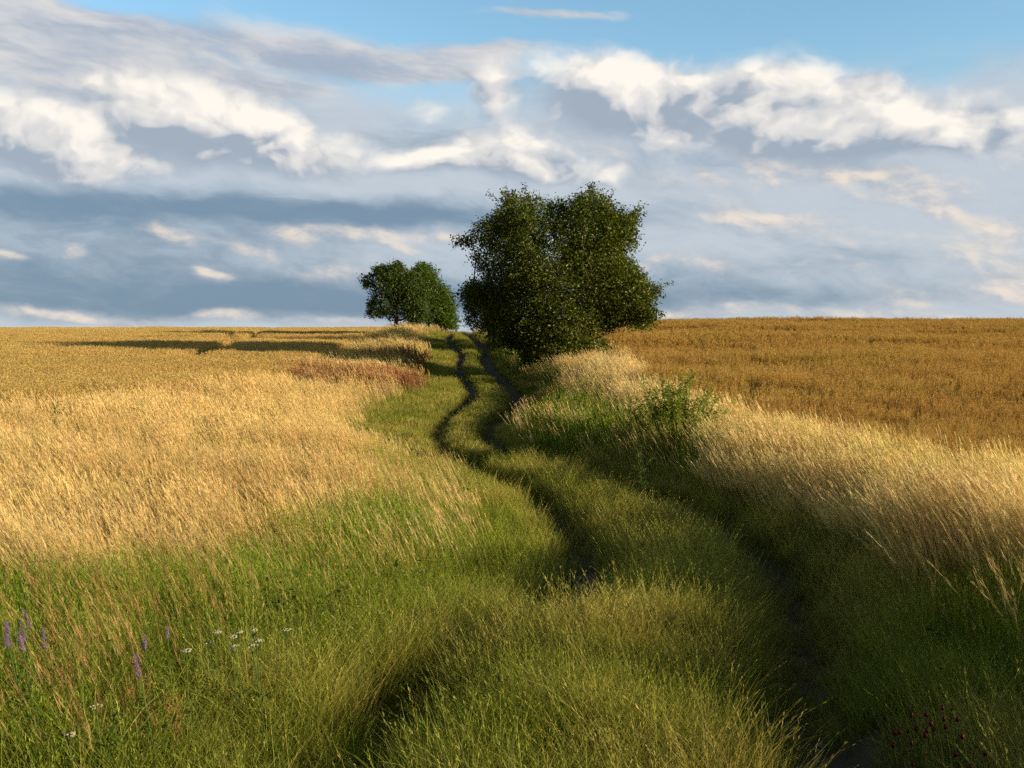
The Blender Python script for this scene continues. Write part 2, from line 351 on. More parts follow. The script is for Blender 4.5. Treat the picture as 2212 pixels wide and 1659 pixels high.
# ---------------------------------------------------------------- prototypes of tufts
class Tuft:
    def __init__(s): s.V = []; s.F = []; s.h = []; s.r = []; s.n = 0
    def strip(s, P, w, side, h0, h1, r):
        """ribbon along points P (k,3) with widths w (k,), flat side direction"""
        k = len(P); side = np.asarray(side, float)
        a = P - side * w[:, None] / 2; b = P + side * w[:, None] / 2
        s.V.append(np.stack([a, b], 1).reshape(-1, 3)); hh = np.linspace(h0, h1, k)
        s.h.append(np.repeat(hh, 2)); s.r.append(np.full(2 * k, r))
        for j in range(k - 1): q = s.n + 2 * j; s.F.append((q, q + 1, q + 3, q + 2))
        s.n += 2 * k
    def blade(s, base, L, w, az, lean, bend, rnd, seg=4, h0=0.0, h1=1.0, wind=0.0, tip=.12):
        t = np.linspace(0, 1, seg + 1); d = np.array([math.cos(az), math.sin(az), 0])
        out = lean * t + bend * t ** 2.2
        P = np.array(base)[None] + np.stack([d[0] * out + wind * (t ** 1.6), d[1] * out, np.zeros_like(t)], 1) * L
        up = np.sqrt(np.clip(1 - (lean * t * .5 + bend * t ** 2.2 * .6) ** 2 - (wind * t * .6) ** 2, .05, 1))
        P[:, 2] += L * t * up
        sa = rnd.uniform(0, math.pi); side = np.array([math.cos(sa), math.sin(sa), 0])
        s.strip(P, w * np.clip((1 - t ** 2.5), tip, 1), side, h0, h1, rnd.random())
        return P
    def spikes(s, P, n, L, w, spread, rnd, t0=.7, r=None, droop=0.0, h0=.9, up=.75):
        """little side strokes near the top of stem P: a panicle"""
        for _ in range(n):
            t = rnd.uniform(t0, 1.0); f = t * (len(P) - 1); i = min(int(f), len(P) - 2); q = P[i] + (P[i + 1] - P[i]) * (f - i)
            ax = P[i + 1] - P[i]; ax = ax / (np.linalg.norm(ax) + 1e-9)
            a = rnd.uniform(0, 2 * math.pi); rad = np.array([math.cos(a), math.sin(a), 0])
            v = ax * up + rad * spread + np.array([0, 0, -droop]); v /= np.linalg.norm(v)
            l = L * rnd.uniform(.5, 1.2) * (1.25 - .6 * (t - t0) / (1 - t0)); e = q + v * l
            sa = rnd.uniform(0, math.pi); sd_ = np.array([math.cos(sa), math.sin(sa), .3])
            s.strip(np.stack([q, (q + e) / 2 + rad * l * .05, e]), np.array([w * .5, w, w * .35]), sd_, h0, 1.0, rnd.random() if r is None else r)
    def arrays(s):
        return np.concatenate(s.V), np.array(s.F), np.concatenate(s.h), np.concatenate(s.r)
def P_short(rnd, k, ws=1.0, H=.24, R=.10, n=26, wind=-.10):
    t = Tuft()
    for _ in range(n):
        a, b = rnd.uniform(0, 2 * math.pi), R * math.sqrt(rnd.random())
        t.blade((b * math.cos(a), b * math.sin(a), -.02), H * rnd.uniform(.45, 1.1), .0026 * ws * rnd.uniform(.7, 1.3), rnd.uniform(0, 2 * math.pi), rnd.uniform(.02, .35), rnd.uniform(.0, .6), rnd, 4, 0, .75, wind)
    for _ in range(3 if ws < 1.2 else 2 if ws < 2 else 0):
        a, b = rnd.uniform(0, 2 * math.pi), R * math.sqrt(rnd.random())
        t.blade((b * math.cos(a), b * math.sin(a), -.02), H * rnd.uniform(.8, 1.45), .0044 * ws, rnd.uniform(0, 2 * math.pi), rnd.uniform(.1, .4), rnd.uniform(.2, .8), rnd, 5, 0, .8, wind)
    for _ in range(max(1, int(n * .12))):
        a, b = rnd.uniform(0, 2 * math.pi), R * math.sqrt(rnd.random())
        P = t.blade((b * math.cos(a), b * math.sin(a), -.02), H * rnd.uniform(1.0, 1.6 if ws < 2 else 1.25), .0020 * ws, rnd.uniform(0, 2 * math.pi), rnd.uniform(.05, .3), rnd.uniform(0, .5), rnd, 5, .1, 1, wind)
        t.spikes(P, 8, .016, .0016 * ws, .22, rnd, .70, h0=.95)
    return t
def P_green(rnd, k, ws=1.0, H=.5, R=.12, n=24, heads=5):
    t = Tuft()
    for _ in range(n):
        a, b = rnd.uniform(0, 2 * math.pi), R * math.sqrt(rnd.random())
        t.blade((b * math.cos(a), b * math.sin(a), -.02), H * rnd.uniform(.4, 1.0), .0034 * ws * rnd.uniform(.6, 1.3), rnd.uniform(0, 2 * math.pi), rnd.uniform(.02, .35), rnd.uniform(.0, .5), rnd, 4, 0, .7, -.08)
    for _ in range(heads):
        a, b = rnd.uniform(0, 2 * math.pi), R * math.sqrt(rnd.random())
        P = t.blade((b * math.cos(a), b * math.sin(a), -.02), H * rnd.uniform(1.0, 1.45), .0022 * ws, rnd.uniform(0, 2 * math.pi), rnd.uniform(.02, .15), rnd.uniform(0, .2), rnd, 5, .1, 1, -.14)
        t.spikes(P, 12, .025, .003 * ws, .3, rnd, .72)
    return t
def P_straw(rnd, k, ws=1.0, H=.85, R=.14, n=11, leaves=9, airy=.15, sp=17, sl=.075, wind=-.36):
    t = Tuft()
    for _ in range(n):
        a, b = rnd.uniform(0, 2 * math.pi), R * math.sqrt(rnd.random())
        P = t.blade((b * math.cos(a), b * math.sin(a), -.02), H * rnd.uniform(.72, 1.12), .0024 * ws, rnd.uniform(0, 2 * math.pi), rnd.uniform(.0, .16), rnd.uniform(0, .12), rnd, 6, 0, 1, wind * rnd.uniform(.5, 1.3), .5)
        t.spikes(P, sp, sl, .0021 * ws, airy, rnd, .70, droop=.06, up=1.0)
    for _ in range(leaves):
        a, b = rnd.uniform(0, 2 * math.pi), R * math.sqrt(rnd.random())
        t.blade((b * math.cos(a), b * math.sin(a), -.02), H * rnd.uniform(.3, .68), .0042 * ws, rnd.uniform(0, 2 * math.pi), rnd.uniform(.02, .4), rnd.uniform(.1, .6), rnd, 4, 0, .55, -.12)
    return t
def P_wheat(rnd, k, ws=1.0, H=.82, R=.22, n=26):
    t = Tuft()
    for _ in range(n):
        a, b = rnd.uniform(0, 2 * math.pi), R * math.sqrt(rnd.random())
        P = t.blade((b * math.cos(a), b * math.sin(a), -.02), H * rnd.uniform(.86, 1.06), .004 * ws, rnd.uniform(0, 2 * math.pi), rnd.uniform(.0, .08), rnd.uniform(0, .07), rnd, 3, 0, .85, -.05, .8)
        d = rnd.uniform(0, 2 * math.pi); q = P[-1]; e = q + np.array([math.cos(d) * .05 - .02, math.sin(d) * .05, .03]); e2 = e + np.array([math.cos(d) * .03 - .01, math.sin(d) * .03, -.02])
        sa = rnd.uniform(0, math.pi)
        t.strip(np.stack([q, e, e2]), np.array([.010, .016, .006]) * ws ** .6, (math.cos(sa), math.sin(sa), .2), .95, 1, rnd.random())
        t.spikes(P[-2:], 3, .08, .002 * ws, .35, rnd, .9)
    for _ in range(int(n * .35)):
        a, b = rnd.uniform(0, 2 * math.pi), R * math.sqrt(rnd.random())
        t.blade((b * math.cos(a), b * math.sin(a), -.02), H * rnd.uniform(.5, .95), .008 * ws, rnd.uniform(0, 2 * math.pi), .15, .5, rnd, 3, 0, .6)
    return t
def P_pod(rnd, k, ws=1.0, H=.95, R=.22, n=9):
    t = Tuft()
    for _ in range(n):
        a, b = rnd.uniform(0, 2 * math.pi), R * math.sqrt(rnd.random()); hh = H * rnd.uniform(.82, 1.06)
        P = t.blade((b * math.cos(a), b * math.sin(a), -.02), hh, .006 * ws, rnd.uniform(0, 2 * math.pi), rnd.uniform(0, .12), rnd.uniform(0, .08), rnd, 4, 0, 1, -.03, .4)
        for j in range(5):
            f = rnd.uniform(.45, .85); q = P[0] + (P[-1] - P[0]) * f; az = rnd.uniform(0, 2 * math.pi)
            B = t.blade(q, hh * rnd.uniform(.16, .32), .0035 * ws, az, rnd.uniform(.3, .55), -.1, rnd, 3, .55, 1)
            t.spikes(B, 9, .05, .0045 * ws, .55, rnd, .25, h0=.85)
        t.spikes(P, 10, .05, .0045 * ws, .55, rnd, .72, h0=.85)
    return t
def P_sorrel(rnd, k, ws=1.0, H=.6, R=.14, n=9):
    t = Tuft()
    for _ in range(n):
        a, b = rnd.uniform(0, 2 * math.pi), R * math.sqrt(rnd.random())
        P = t.blade((b * math.cos(a), b * math.sin(a), -.02), H * rnd.uniform(.7, 1.1), .003 * ws, rnd.uniform(0, 2 * math.pi), rnd.uniform(0, .15), .05, rnd, 4, .1, 1, -.18)
        for j in range(3):
            q = P[2] + (P[-1] - P[2]) * rnd.uniform(0, .6)
            B = t.blade(q, .16, .002 * ws, rnd.uniform(0, 2 * math.pi), .25, .0, rnd, 2, .6, 1, -.15)
            t.spikes(B, 9, .018, .007 * ws, .5, rnd, .2, h0=.85)
        t.spikes(P, 16, .022, .007 * ws, .5, rnd, .55, h0=.85)
    return t
def make_protos(fn, count, seed, **kw):
    rnd = np.random.default_rng(seed); return [fn(rnd, k, **kw).arrays() for k in range(count)]

# ---------------------------------------------------------------- scattering through geometry nodes
def scatter(name, label, mat, protos, pts, idx, rot, scl, basecol, tipcol, **props):
    """one stuff object: its mesh holds the tuft shapes (face attribute kind = 1..n) and one loose vertex per plant"""
    Vs, Fs, hs, rs, ks = [], [], [], [], []; off = 0
    for k, (v, f, h, r) in enumerate(protos):
        Vs.append(v); Fs.append(f + off); hs.append(h); rs.append(r); ks.append(np.full(len(v), k + 1)); off += len(v)
    n = len(pts); nv = off
    V = np.concatenate(Vs + [pts]); me = mesh_np(name, V, np.concatenate(Fs), [mat])
    z = np.zeros(n)
    fattr(me, 'h', np.concatenate(hs + [z])); fattr(me, 'r', np.concatenate(rs + [z]))
    fattr(me, 'tuftkind', np.concatenate(ks + [z]), 'INT')
    zi = np.zeros(nv)
    fattr(me, 'pick', np.concatenate([zi, idx]), 'INT')
    fattr(me, 'turn', np.concatenate([zi, rot])); fattr(me, 'size', np.concatenate([zi, scl]))
    one = np.ones((nv, 1))
    def c4(c): return np.concatenate([np.zeros((nv, 4)), np.concatenate([c, np.ones((n, 1))], 1)])
    fattr(me, 'basecol', c4(basecol), 'FLOAT_COLOR'); fattr(me, 'tipcol', c4(tipcol), 'FLOAT_COLOR')
    o = link(name, me, kind='stuff', label=label, **props)
    g = bpy.data.node_groups.new(name + '_scatter', 'GeometryNodeTree')
    g.interface.new_socket('Geometry', in_out='INPUT', socket_type='NodeSocketGeometry'); g.interface.new_socket('Geometry', in_out='OUTPUT', socket_type='NodeSocketGeometry')
    gi = g.nodes.new('NodeGroupInput'); go = g.nodes.new('NodeGroupOutput'); L = g.links.new
    def named(nm, dt):
        q = g.nodes.new('GeometryNodeInputNamedAttribute'); q.data_type = dt; q.inputs['Name'].default_value = nm
        return q.outputs['Attribute']
    def eq(k):
        q = g.nodes.new('FunctionNodeCompare'); q.data_type = 'INT'; q.operation = 'EQUAL'
        L(named('tuftkind', 'INT'), q.inputs['A']); q.inputs['B'].default_value = k; return q.outputs[0]
    def sep(k):
        q = g.nodes.new('GeometryNodeSeparateGeometry'); q.domain = 'POINT'; L(gi.outputs[0], q.inputs[0]); L(eq(k), q.inputs['Selection']); return q.outputs['Selection']
    g2i = g.nodes.new('GeometryNodeGeometryToInstance')
    for k in range(len(protos), 0, -1): L(sep(k), g2i.inputs[0])
    iop = g.nodes.new('GeometryNodeInstanceOnPoints'); L(sep(0), iop.inputs['Points']); L(g2i.outputs[0], iop.inputs['Instance'])
    iop.inputs['Pick Instance'].default_value = True; L(named('pick', 'INT'), iop.inputs['Instance Index'])
    cx = g.nodes.new('ShaderNodeCombineXYZ'); L(named('turn', 'FLOAT'), cx.inputs[2])
    er = g.nodes.new('FunctionNodeEulerToRotation'); L(cx.outputs[0], er.inputs[0]); L(er.outputs[0], iop.inputs['Rotation'])
    L(named('size', 'FLOAT'), iop.inputs['Scale'])
    L(iop.outputs[0], go.inputs[0])
    m = o.modifiers.new('scatter', 'NODES'); m.node_group = g
    return o

BANDS = [(2.6, 9), (9, 20), (20, 42), (42, 95), (95, 150)]
def cloud(band, density, xmin=None, xmax=None, ylim=None):
    """random plants on the ground in a wedge a good deal wider than the view"""
    y0, y1 = BANDS[band]
    if ylim: y0, y1 = max(y0, ylim[0]), min(y1, ylim[1])
    if y1 <= y0: return np.zeros((0, 2))
    xw = .60 * y1 + 4
    a, b = -xw if xmin is None else max(xmin, -xw), xw if xmax is None else min(xmax, xw)
    n = int((b - a) * (y1 - y0) * density)
    X = RNG.uniform(a, b, n); Y = RNG.uniform(y0, y1, n)
    k = np.abs(X) < .60 * Y + 3.0
    return np.stack([X[k], Y[k]], 1)
def pick_by(P, prob):
    return P[RNG.random(len(P)) < prob]
def lerp3(a, b, t): return np.asarray(a)[None] * (1 - t[:, None]) + np.asarray(b)[None] * t[:, None]
def jit(c, s=.18):
    n = len(c); v = 1 + (RNG.random((n, 1)) - .5) * 2 * s; w = 1 + (RNG.random((n, 3)) - .5) * s * .5
    return np.clip(c * v * w, .004, .95)

def masks(X, Y):
    """where each kind of plant grows; all 0..1"""
    rl, rr, c, hw, xl, xr = fields(X, Y)
    nz = (fbm(X, Y, 2.2, 41, 3) - .5); nb = (fbm(X, Y, 6, 51, 2) - .5)
    sc = 1 + 0 * X
    wd = 1 + smooth((Y - 25) / 35) * 1.0
    inrutL = np.exp(-((X - rl) / ((.21 + .08 * nz + .17 * np.exp(-((Y - 9.4) / 1.5) ** 2)) * wd)) ** 4); inrutR = np.exp(-((X - rr - .08) / ((.29 + .10 * nz + .26 * np.exp(-((Y - 7.0) / 3.5) ** 2)) * wd)) ** 4)
    # grass grows through the left rut in places
    over = smooth((vnoise(X, Y * .5, 1.1, 77) - .62) / .1) * .8
    over = np.where(Y < 8.0, .82, over); over = np.where((Y >= 8.0) & (Y < 11.0), .03, over); over = np.where((Y > 11.0) & (Y < 21), np.maximum(over, .55), over); over = np.where((Y > 21) & (Y < 31), .85, over)
    rut = np.clip(np.maximum(inrutL * (1 - over), inrutR * np.where(Y < 5.2, .97, np.where(Y < 34, .48, .97))), 0, 1)
    rut = np.maximum(rut, .9 * dist_to(X, Y, -.52, 5.2, .22, .25))
    left = rl - X; right = X - rr                # distance outside the ruts
    track_l = np.interp(Y, [0, 5, 9, 14, 20, 28, 40, 60, 80], [1.0, 1.0, 1.1, 1.1, .9, 2.2, 2.0, 1.6, 1.0]) + nz * .8
    track_r = np.interp(Y, [0, 5, 9, 14, 20, 28, 40, 60, 80], [.8, 1.0, .8, .7, .8, .9, .9, .7, .5]) + nz * .5
    track = (left < track_l) & (right < track_r)
    vergeL = (left >= track_l) & (X > xl); vergeR = (right >= track_r) & (X < xr)
    fieldL = X <= xl; fieldR = X >= xr
    return dict(rl=rl, rr=rr, c=c, hw=hw, xl=xl, xr=xr, rut=rut, left=left, right=right, track=track, vergeL=vergeL, vergeR=vergeR, fieldL=fieldL, fieldR=fieldR, nz=nz, nb=nb, track_l=track_l, track_r=track_r)

def gather(parts):
    P = np.concatenate([p[0] for p in parts]); idx = np.concatenate([p[1] for p in parts])
    scl = np.concatenate([p[2] for p in parts]); b = np.concatenate([p[3] for p in parts]); t = np.concatenate([p[4] for p in parts])
    pts = np.stack([P[:, 0], P[:, 1], ground(P[:, 0], P[:, 1])], 1)
    return pts, idx, scl, b, t
DEN = 1.0
def dist_to(X, Y, x, y, rx, ry): return np.exp(-(((X - x) / rx) ** 2 + ((Y - y) / ry) ** 2))

# short grass of the track --------------------------------------------------
def short_grass():
    protos = []; base = []
    for ws, n, R in ((1.0, 32, .10), (1.7, 28, .14), (3.0, 18, .16), (5.5, 14, .20)):
        base.append(len(protos)); protos += make_protos(P_short, 5, 100 + len(protos), ws=ws, n=n, R=R, H=.255 if ws < 2 else .20)
    parts = []
    for band, den in ((0, 300), (1, 150), (2, 110), (3, 70)):
        P = cloud(band, den * DEN, -9, 9, (0, 84)); m = masks(P[:, 0], P[:, 1]); X, Y = P.T
        prob = m['track'] * (1 - m['rut']) + .5 * ((m['left'] >= m['track_l']) & (m['left'] < m['track_l'] + 1.0)) + .4 * ((m['right'] >= m['track_r']) & (m['right'] < m['track_r'] + 1.2))
        k = RNG.random(len(P)) < prob; P = P[k]; m = {a: b[k] for a, b in m.items()}; X, Y = P.T
        patch = fbm(X, Y, 1.3, 61, 4); big = fbm(X, Y, .45, 62, 2)
        # shorter beside the wheels, taller in the middle and on the shoulders
        near = np.minimum(np.abs(X - m['rl']), np.abs(X - m['rr']))
        s = (.40 + .70 * smooth(np.where((Y < 7.6) & (X < m['c']), near + .2, near) / .55)) * RNG.uniform(.65, 1.25, len(P)) * (.75 + .5 * patch) * (.62 + .78 * big)
        t = np.clip(patch * 1.6 - .3 - .8 * smooth((m['rl'] - .2 - X) / 1.2) * smooth((16 - Y) / 6), 0, 1)
        b_ = jit(lerp3((.045, .062, .007), (.10, .09, .016), t), .25); tp = jit(lerp3((.28, .37, .026), (.66, .55, .16), np.clip(t * .7 + (RNG.random(len(P)) < .3) * .45, 0, 1)), .25)
        parts.append((P, base[band] + RNG.integers(0, 5, len(P)), s, b_, tp))
    pts, idx, scl, b, t = gather(parts)
    print('short', len(pts))
    scatter('short_grass', 'short olive green grass with pale seed tips covering the middle and shoulders of the track', MAT_GRASS, protos, pts, idx, RNG.normal(0, 1.0, len(pts)), scl, b, t)
short_grass()

# tall green grass -----------------------------------------------------------
def straw_share(X, Y, m):
    """0 = lush green, 1 = straw"""
    # left: straw away from the track and beyond ~9 m; green near the camera
    gl = smooth((m['left'] - np.interp(Y, [4, 9, 14, 20, 30, 45, 70], [4.5, 2.6, 1.9, 1.1, 2.2, 1.5, .8])) / 1.6 + m['nz']) * smooth((Y - 3.0 + m['nb'] * 5 + np.clip(-X - 3, -2, 6) * .5) / 7.0)
    d = m['xr'] - X
    gr = smooth((np.interp(Y, [4, 8, 12, 16, 20, 28, 45, 70], [4.1, 4.3, 3.7, 2.8, 1.9, 2.2, 3.0, 4]) - d) / 1.5 + m['nz'] * 1.2)
    return np.where(X < m['c'], gl, gr)
def tall_green():
    protos = []; base = []
    for ws, n, R, hd in ((1.0, 34, .11, 4), (1.6, 22, .15, 4), (3.0, 20, .25, 4), (6.5, 18, .42, 3)):
        base.append(len(protos)); protos += make_protos(P_green, 5, 200 + len(protos), ws=ws, n=n, R=R, heads=hd)
    for side, name, label in ((-1, 'green_grass', 'lush green grass with fine flower stems on the bank left of the track'), (1, 'green_grass', 'dark green grass on the bank between the right rut and the pale straw')):
        parts = []
        for band, den in ((0, 170), (1, 85), (2, 32), (3, 7)):
            P = cloud(band, den * DEN, -14, 9, (0, 84)); X, Y = P.T
            k = (X < fields(X, Y)[2]) if side < 0 else (X >= fields(X, Y)[2]); P = P[k]; X, Y = P.T
            m = masks(X, Y); s_ = straw_share(X, Y, m); inv = (m['vergeL'] | m['vergeR'])
            prob = inv * (1 - .62 * s_) * (1 - m['rut']) * (.6 + .4 * smooth((fbm(X, Y, .7, 88, 2) - .3) / .25))
            k = RNG.random(len(P)) < prob; P = P[k]; m = {a: b[k] for a, b in m.items()}; X, Y = P.T; s_ = s_[k]
            patch = fbm(X, Y, 1.8, 71, 3)
            edge = np.where(X < m['c'], m['left'] - m['track_l'], m['right'] - m['track_r'])
            s = (np.where(X < m['c'], .50, .74) + .45 * smooth(edge / 1.3)) * RNG.uniform(.7, 1.2, len(P)) * (.8 + .4 * patch)
            t = np.clip(s_ * .8 + (patch - .5) * 1.4 + .1, 0, 1)
            b_ = jit(lerp3((.038, .075, .006), (.09, .10, .015), t), .25); tp = jit(lerp3((.23, .35, .026), (.50, .42, .085), np.clip(t * .8 + (RNG.random(len(P)) < .25) * .4, 0, 1)), .25)
            parts.append((P, base[band] + RNG.integers(0, 5, len(P)), s, b_, tp))
        pts, idx, scl, b, t = gather(parts); print('green', len(pts))
        scatter(name, label, MAT_GRASS, protos, pts, idx, RNG.uniform(-.8, .8, len(pts)), scl, b, t)
tall_green()

SORREL = [(-6.3, 37.0, 1.8, 2.0, 1), (-4.2, 38.0, 1.7, 2.4, 1), (-7.6, 39, 1.4, 2.0, .7), (-5.6, 49, 2.4, 3.0, .6), (-1.9, 4.5, .55, .45, .6), (-2.7, 5.4, .6, .5, .4), (2.95, 6.6, .5, .6, .5), (3.5, 12.4, .5, .8, .5)]
# tall dry grass ---------------------------------------------------------------
def tall_straw():
    protos = []; base = []
    for ws, n, R, sp in ((.9, 13, .12, 26), (1.5, 13, .17, 18), (2.6, 13, .26, 13), (5.5, 11, .42, 8)):
        base.append(len(protos)); protos += make_protos(P_straw, 6, 300 + len(protos), ws=ws, n=n, R=R, sp=sp, H=.92)
    SP = len(protos); protos += make_protos(P_straw, 6, 390, ws=.9, n=2, R=.2, sp=22, H=1.0, leaves=2) + make_protos(P_straw, 6, 391, ws=1.5, n=3, R=.25, sp=16, H=.98, leaves=2)
    for side, label in ((-1, 'tall wind leaning golden straw grass in the wide verge left of the track'), (1, 'tall pale straw grass leaning left along the edge of the brown crop')):
        parts = []
        for band, den in ((0, 90), (1, 60), (2, 30), (3, 8)):
            P = cloud(band, den * DEN, -18, 11, (0, 88)); X, Y = P.T
            k = (X < fields(X, Y)[2]) if side < 0 else (X >= fields(X, Y)[2]); P = P[k]; X, Y = P.T
            m = masks(X, Y); s_ = straw_share(X, Y, m); inv = (X > m['xl'] - .5) & (X < m['xr'] + .35) & ~m['track']
            prob = inv * (.52 * (Y < 20) + .14 * (Y >= 20) + (.48 + .38 * (Y >= 20)) * s_) * (.45 + .55 * smooth((fbm(X, Y, 1.1, 87, 2) - .3) / .25)) * np.where(Y < 9, .8, 1)
            for q in ((4.3, 12.6, .8, 1.0), (3.9, 8.6, .9, .8), (-2.5, 6.0, .8, .6), (-3.4, 5.0, .6, .4)): prob = prob + .5 * inv * dist_to(X, Y, *q)
            for x, y, rx, ry, a in SORREL: prob = prob * (1 - .85 * a * dist_to(X, Y, x, y, rx, ry))
            k = RNG.random(len(P)) < prob; P = P[k]; m = {a: b[k] for a, b in m.items()}; X, Y = P.T; s_ = s_[k]
            patch = fbm(X, Y, 2.4, 81, 3); br = fbm(X, Y, 3.5, 82, 2)
            s = RNG.uniform(.68, 1.08, len(P)) * (.78 + .3 * patch) * (.78 + .22 * s_)
            # the nearest belt on the left is red-brown bent grass
            red = np.where(X < m['c'], smooth((15 - Y + m['nb'] * 10) / 9) * .8, smooth((10.0 - Y + m['nb'] * 5) / 6) * .6)
            for q in ((4.3, 12.6, .8, 1.0), (3.9, 8.6, .9, .8), (-2.5, 6.0, .8, .6), (-3.4, 5.0, .6, .4), (1.3, 33, 1.0, 4.)): red = red + dist_to(X, Y, *q)
            t = np.clip(red * (.45 + fbm(X, Y, 1.4, 83, 2)) + (br - .62) * 1.2 + RNG.normal(0, .12, len(P)), 0, 1)
            gb = np.clip(smooth((19 - Y) / 10) * .85 + .25 * (1 - s_), 0, 1)
            b_ = jit(lerp3((.36, .27, .07), (.13, .15, .02), gb)); tp = jit(lerp3((.80, .61, .27) if side < 0 else (.88, .69, .35), (.46, .27, .095), t), .26); s = s * (1.0 if side < 0 else 1.08)
            sparse = (RNG.random(len(P)) > s_ * 1.3) & (band < 2)
            parts.append((P, np.where(sparse, SP + 6 * min(band, 1), base[band]) + RNG.integers(0, 6, len(P)), s, b_, tp))
        pts, idx, scl, b, t = gather(parts); print('straw', len(pts))
        scatter('tall_dry_grass', label, MAT_STRAW, protos, pts, idx, RNG.uniform(-.35, .35, len(pts)), scl, b, t)
tall_straw()

# broad leaved herbs ----------------------------------------------------------
def P_herb(rnd, k, ws=1.0, H=.3):
    t = Tuft()
    for _ in range(6):
        az = rnd.uniform(0, 6.28); h = H * rnd.uniform(.6, 1.2)
        P = t.blade((rnd.normal(0, .04), rnd.normal(0, .04), 0), h, .004 * ws, az, rnd.uniform(.05, .4), .1, rnd, 5, .1, .5, -.05, .6)
        for j in range(11):
            f = rnd.uniform(.15, 1) * (len(P) - 1); i = min(int(f), len(P) - 2); q = P[i] + (P[i + 1] - P[i]) * (f - i); a = rnd.uniform(0, 6.28); l = rnd.uniform(.025, .06)
            d = np.array([math.cos(a), math.sin(a), rnd.uniform(-.1, .9)]); sv = np.array([-math.sin(a), math.cos(a), rnd.normal(0, .6)]); sv /= np.linalg.norm(sv)
            t.strip(np.stack([q, q + d * l * .4, q + d * l * .8 - np.array([0, 0, .1 * l]), q + d * l]), np.array([.15, 1, .8, .05]) * l * .5, sv, .4, 1, rnd.random())
    return t
def herbs():
    protos = make_protos(P_herb, 8, 700) + make_protos(P_herb, 4, 701, H=.45); parts = []
    for band, den in ((0, 26), (1, 12), (2, 4)):
        P = cloud(band, den, -12, 8, (0, 40)); X, Y = P.T; m = masks(X, Y)
        pr = np.where(m['track'], .10, .8) * (1 - m['rut']) * (X > m['xl']) * (X < m['xr']) * smooth((fbm(X, Y, 1.0, 99, 3) - .35) / .25)
        P = P[RNG.random(len(P)) < pr]; X, Y = P.T; n = len(P)
        tr = masks(X, Y)['track']
        parts.append((P, np.where(tr, RNG.integers(0, 8, n), RNG.integers(0, 12, n)), RNG.uniform(.7, 1.3, n) * np.where(tr, .5, .85), jit(np.tile((.03, .055, .008), (n, 1)), .3), jit(lerp3((.09, .17, .02), (.20, .20, .04), RNG.random(n) ** 2), .3)))
    pts, idx, scl, b, t = gather(parts); print('herbs', n)
    scatter('meadow_herbs', 'low broad leaved herbs growing between the grass of the verges', MAT_GRASS, protos, pts, idx, RNG.uniform(-3, 3, len(pts)), scl, b, t)
herbs()

# red sorrel patches -------------------------------------------------------------
def sorrel():
    protos = []; base = []
    for ws, n, R in ((1.0, 8, .14), (1.5, 9, .18), (2.6, 10, .28), (4.5, 10, .4)):
        base.append(len(protos)); protos += make_protos(P_sorrel, 3, 400 + len(protos), ws=ws, n=n, R=R)
    spots = [(x, y, rx, ry, a) for x, y, rx, ry, a in SORREL]
    parts = []
    for band, den in ((0, 60), (1, 45), (2, 20), (3, 8)):
        P = cloud(band, den, -12, 8, (0, 60)); X, Y = P.T; pr = 0
        for x, y, rx, ry, a in spots: pr = pr + a * dist_to(X, Y, x, y, rx, ry)
        m = masks(X, Y); pr = np.clip(pr - .08, 0, 1) ** 1.3 * ~m['track'] * (.25 + 1.1 * fbm(X, Y, 1.2, 91, 3))
        P = P[RNG.random(len(P)) < pr]; n = len(P)
        parts.append((P, base[band] + RNG.integers(0, 3, n), RNG.uniform(.75, 1.2, n) * np.where(P[:, 1] > 20, 1.35, .68), jit(np.tile((.09, .08, .02), (n, 1))), jit(lerp3((.36, .15, .075), (.62, .42, .18), RNG.random(n) ** 1.4 * np.where(P[:, 1] < 20, .35, 1)), .3)))
    pts, idx, scl, b, t = gather(parts); print('sorrel', len(pts))
    scatter('red_sorrel', 'rust red sorrel seed heads in patches among the verge grass', MAT_STRAW, protos, pts, idx, RNG.uniform(-.5, .5, len(pts)), scl, b, t)
sorrel()

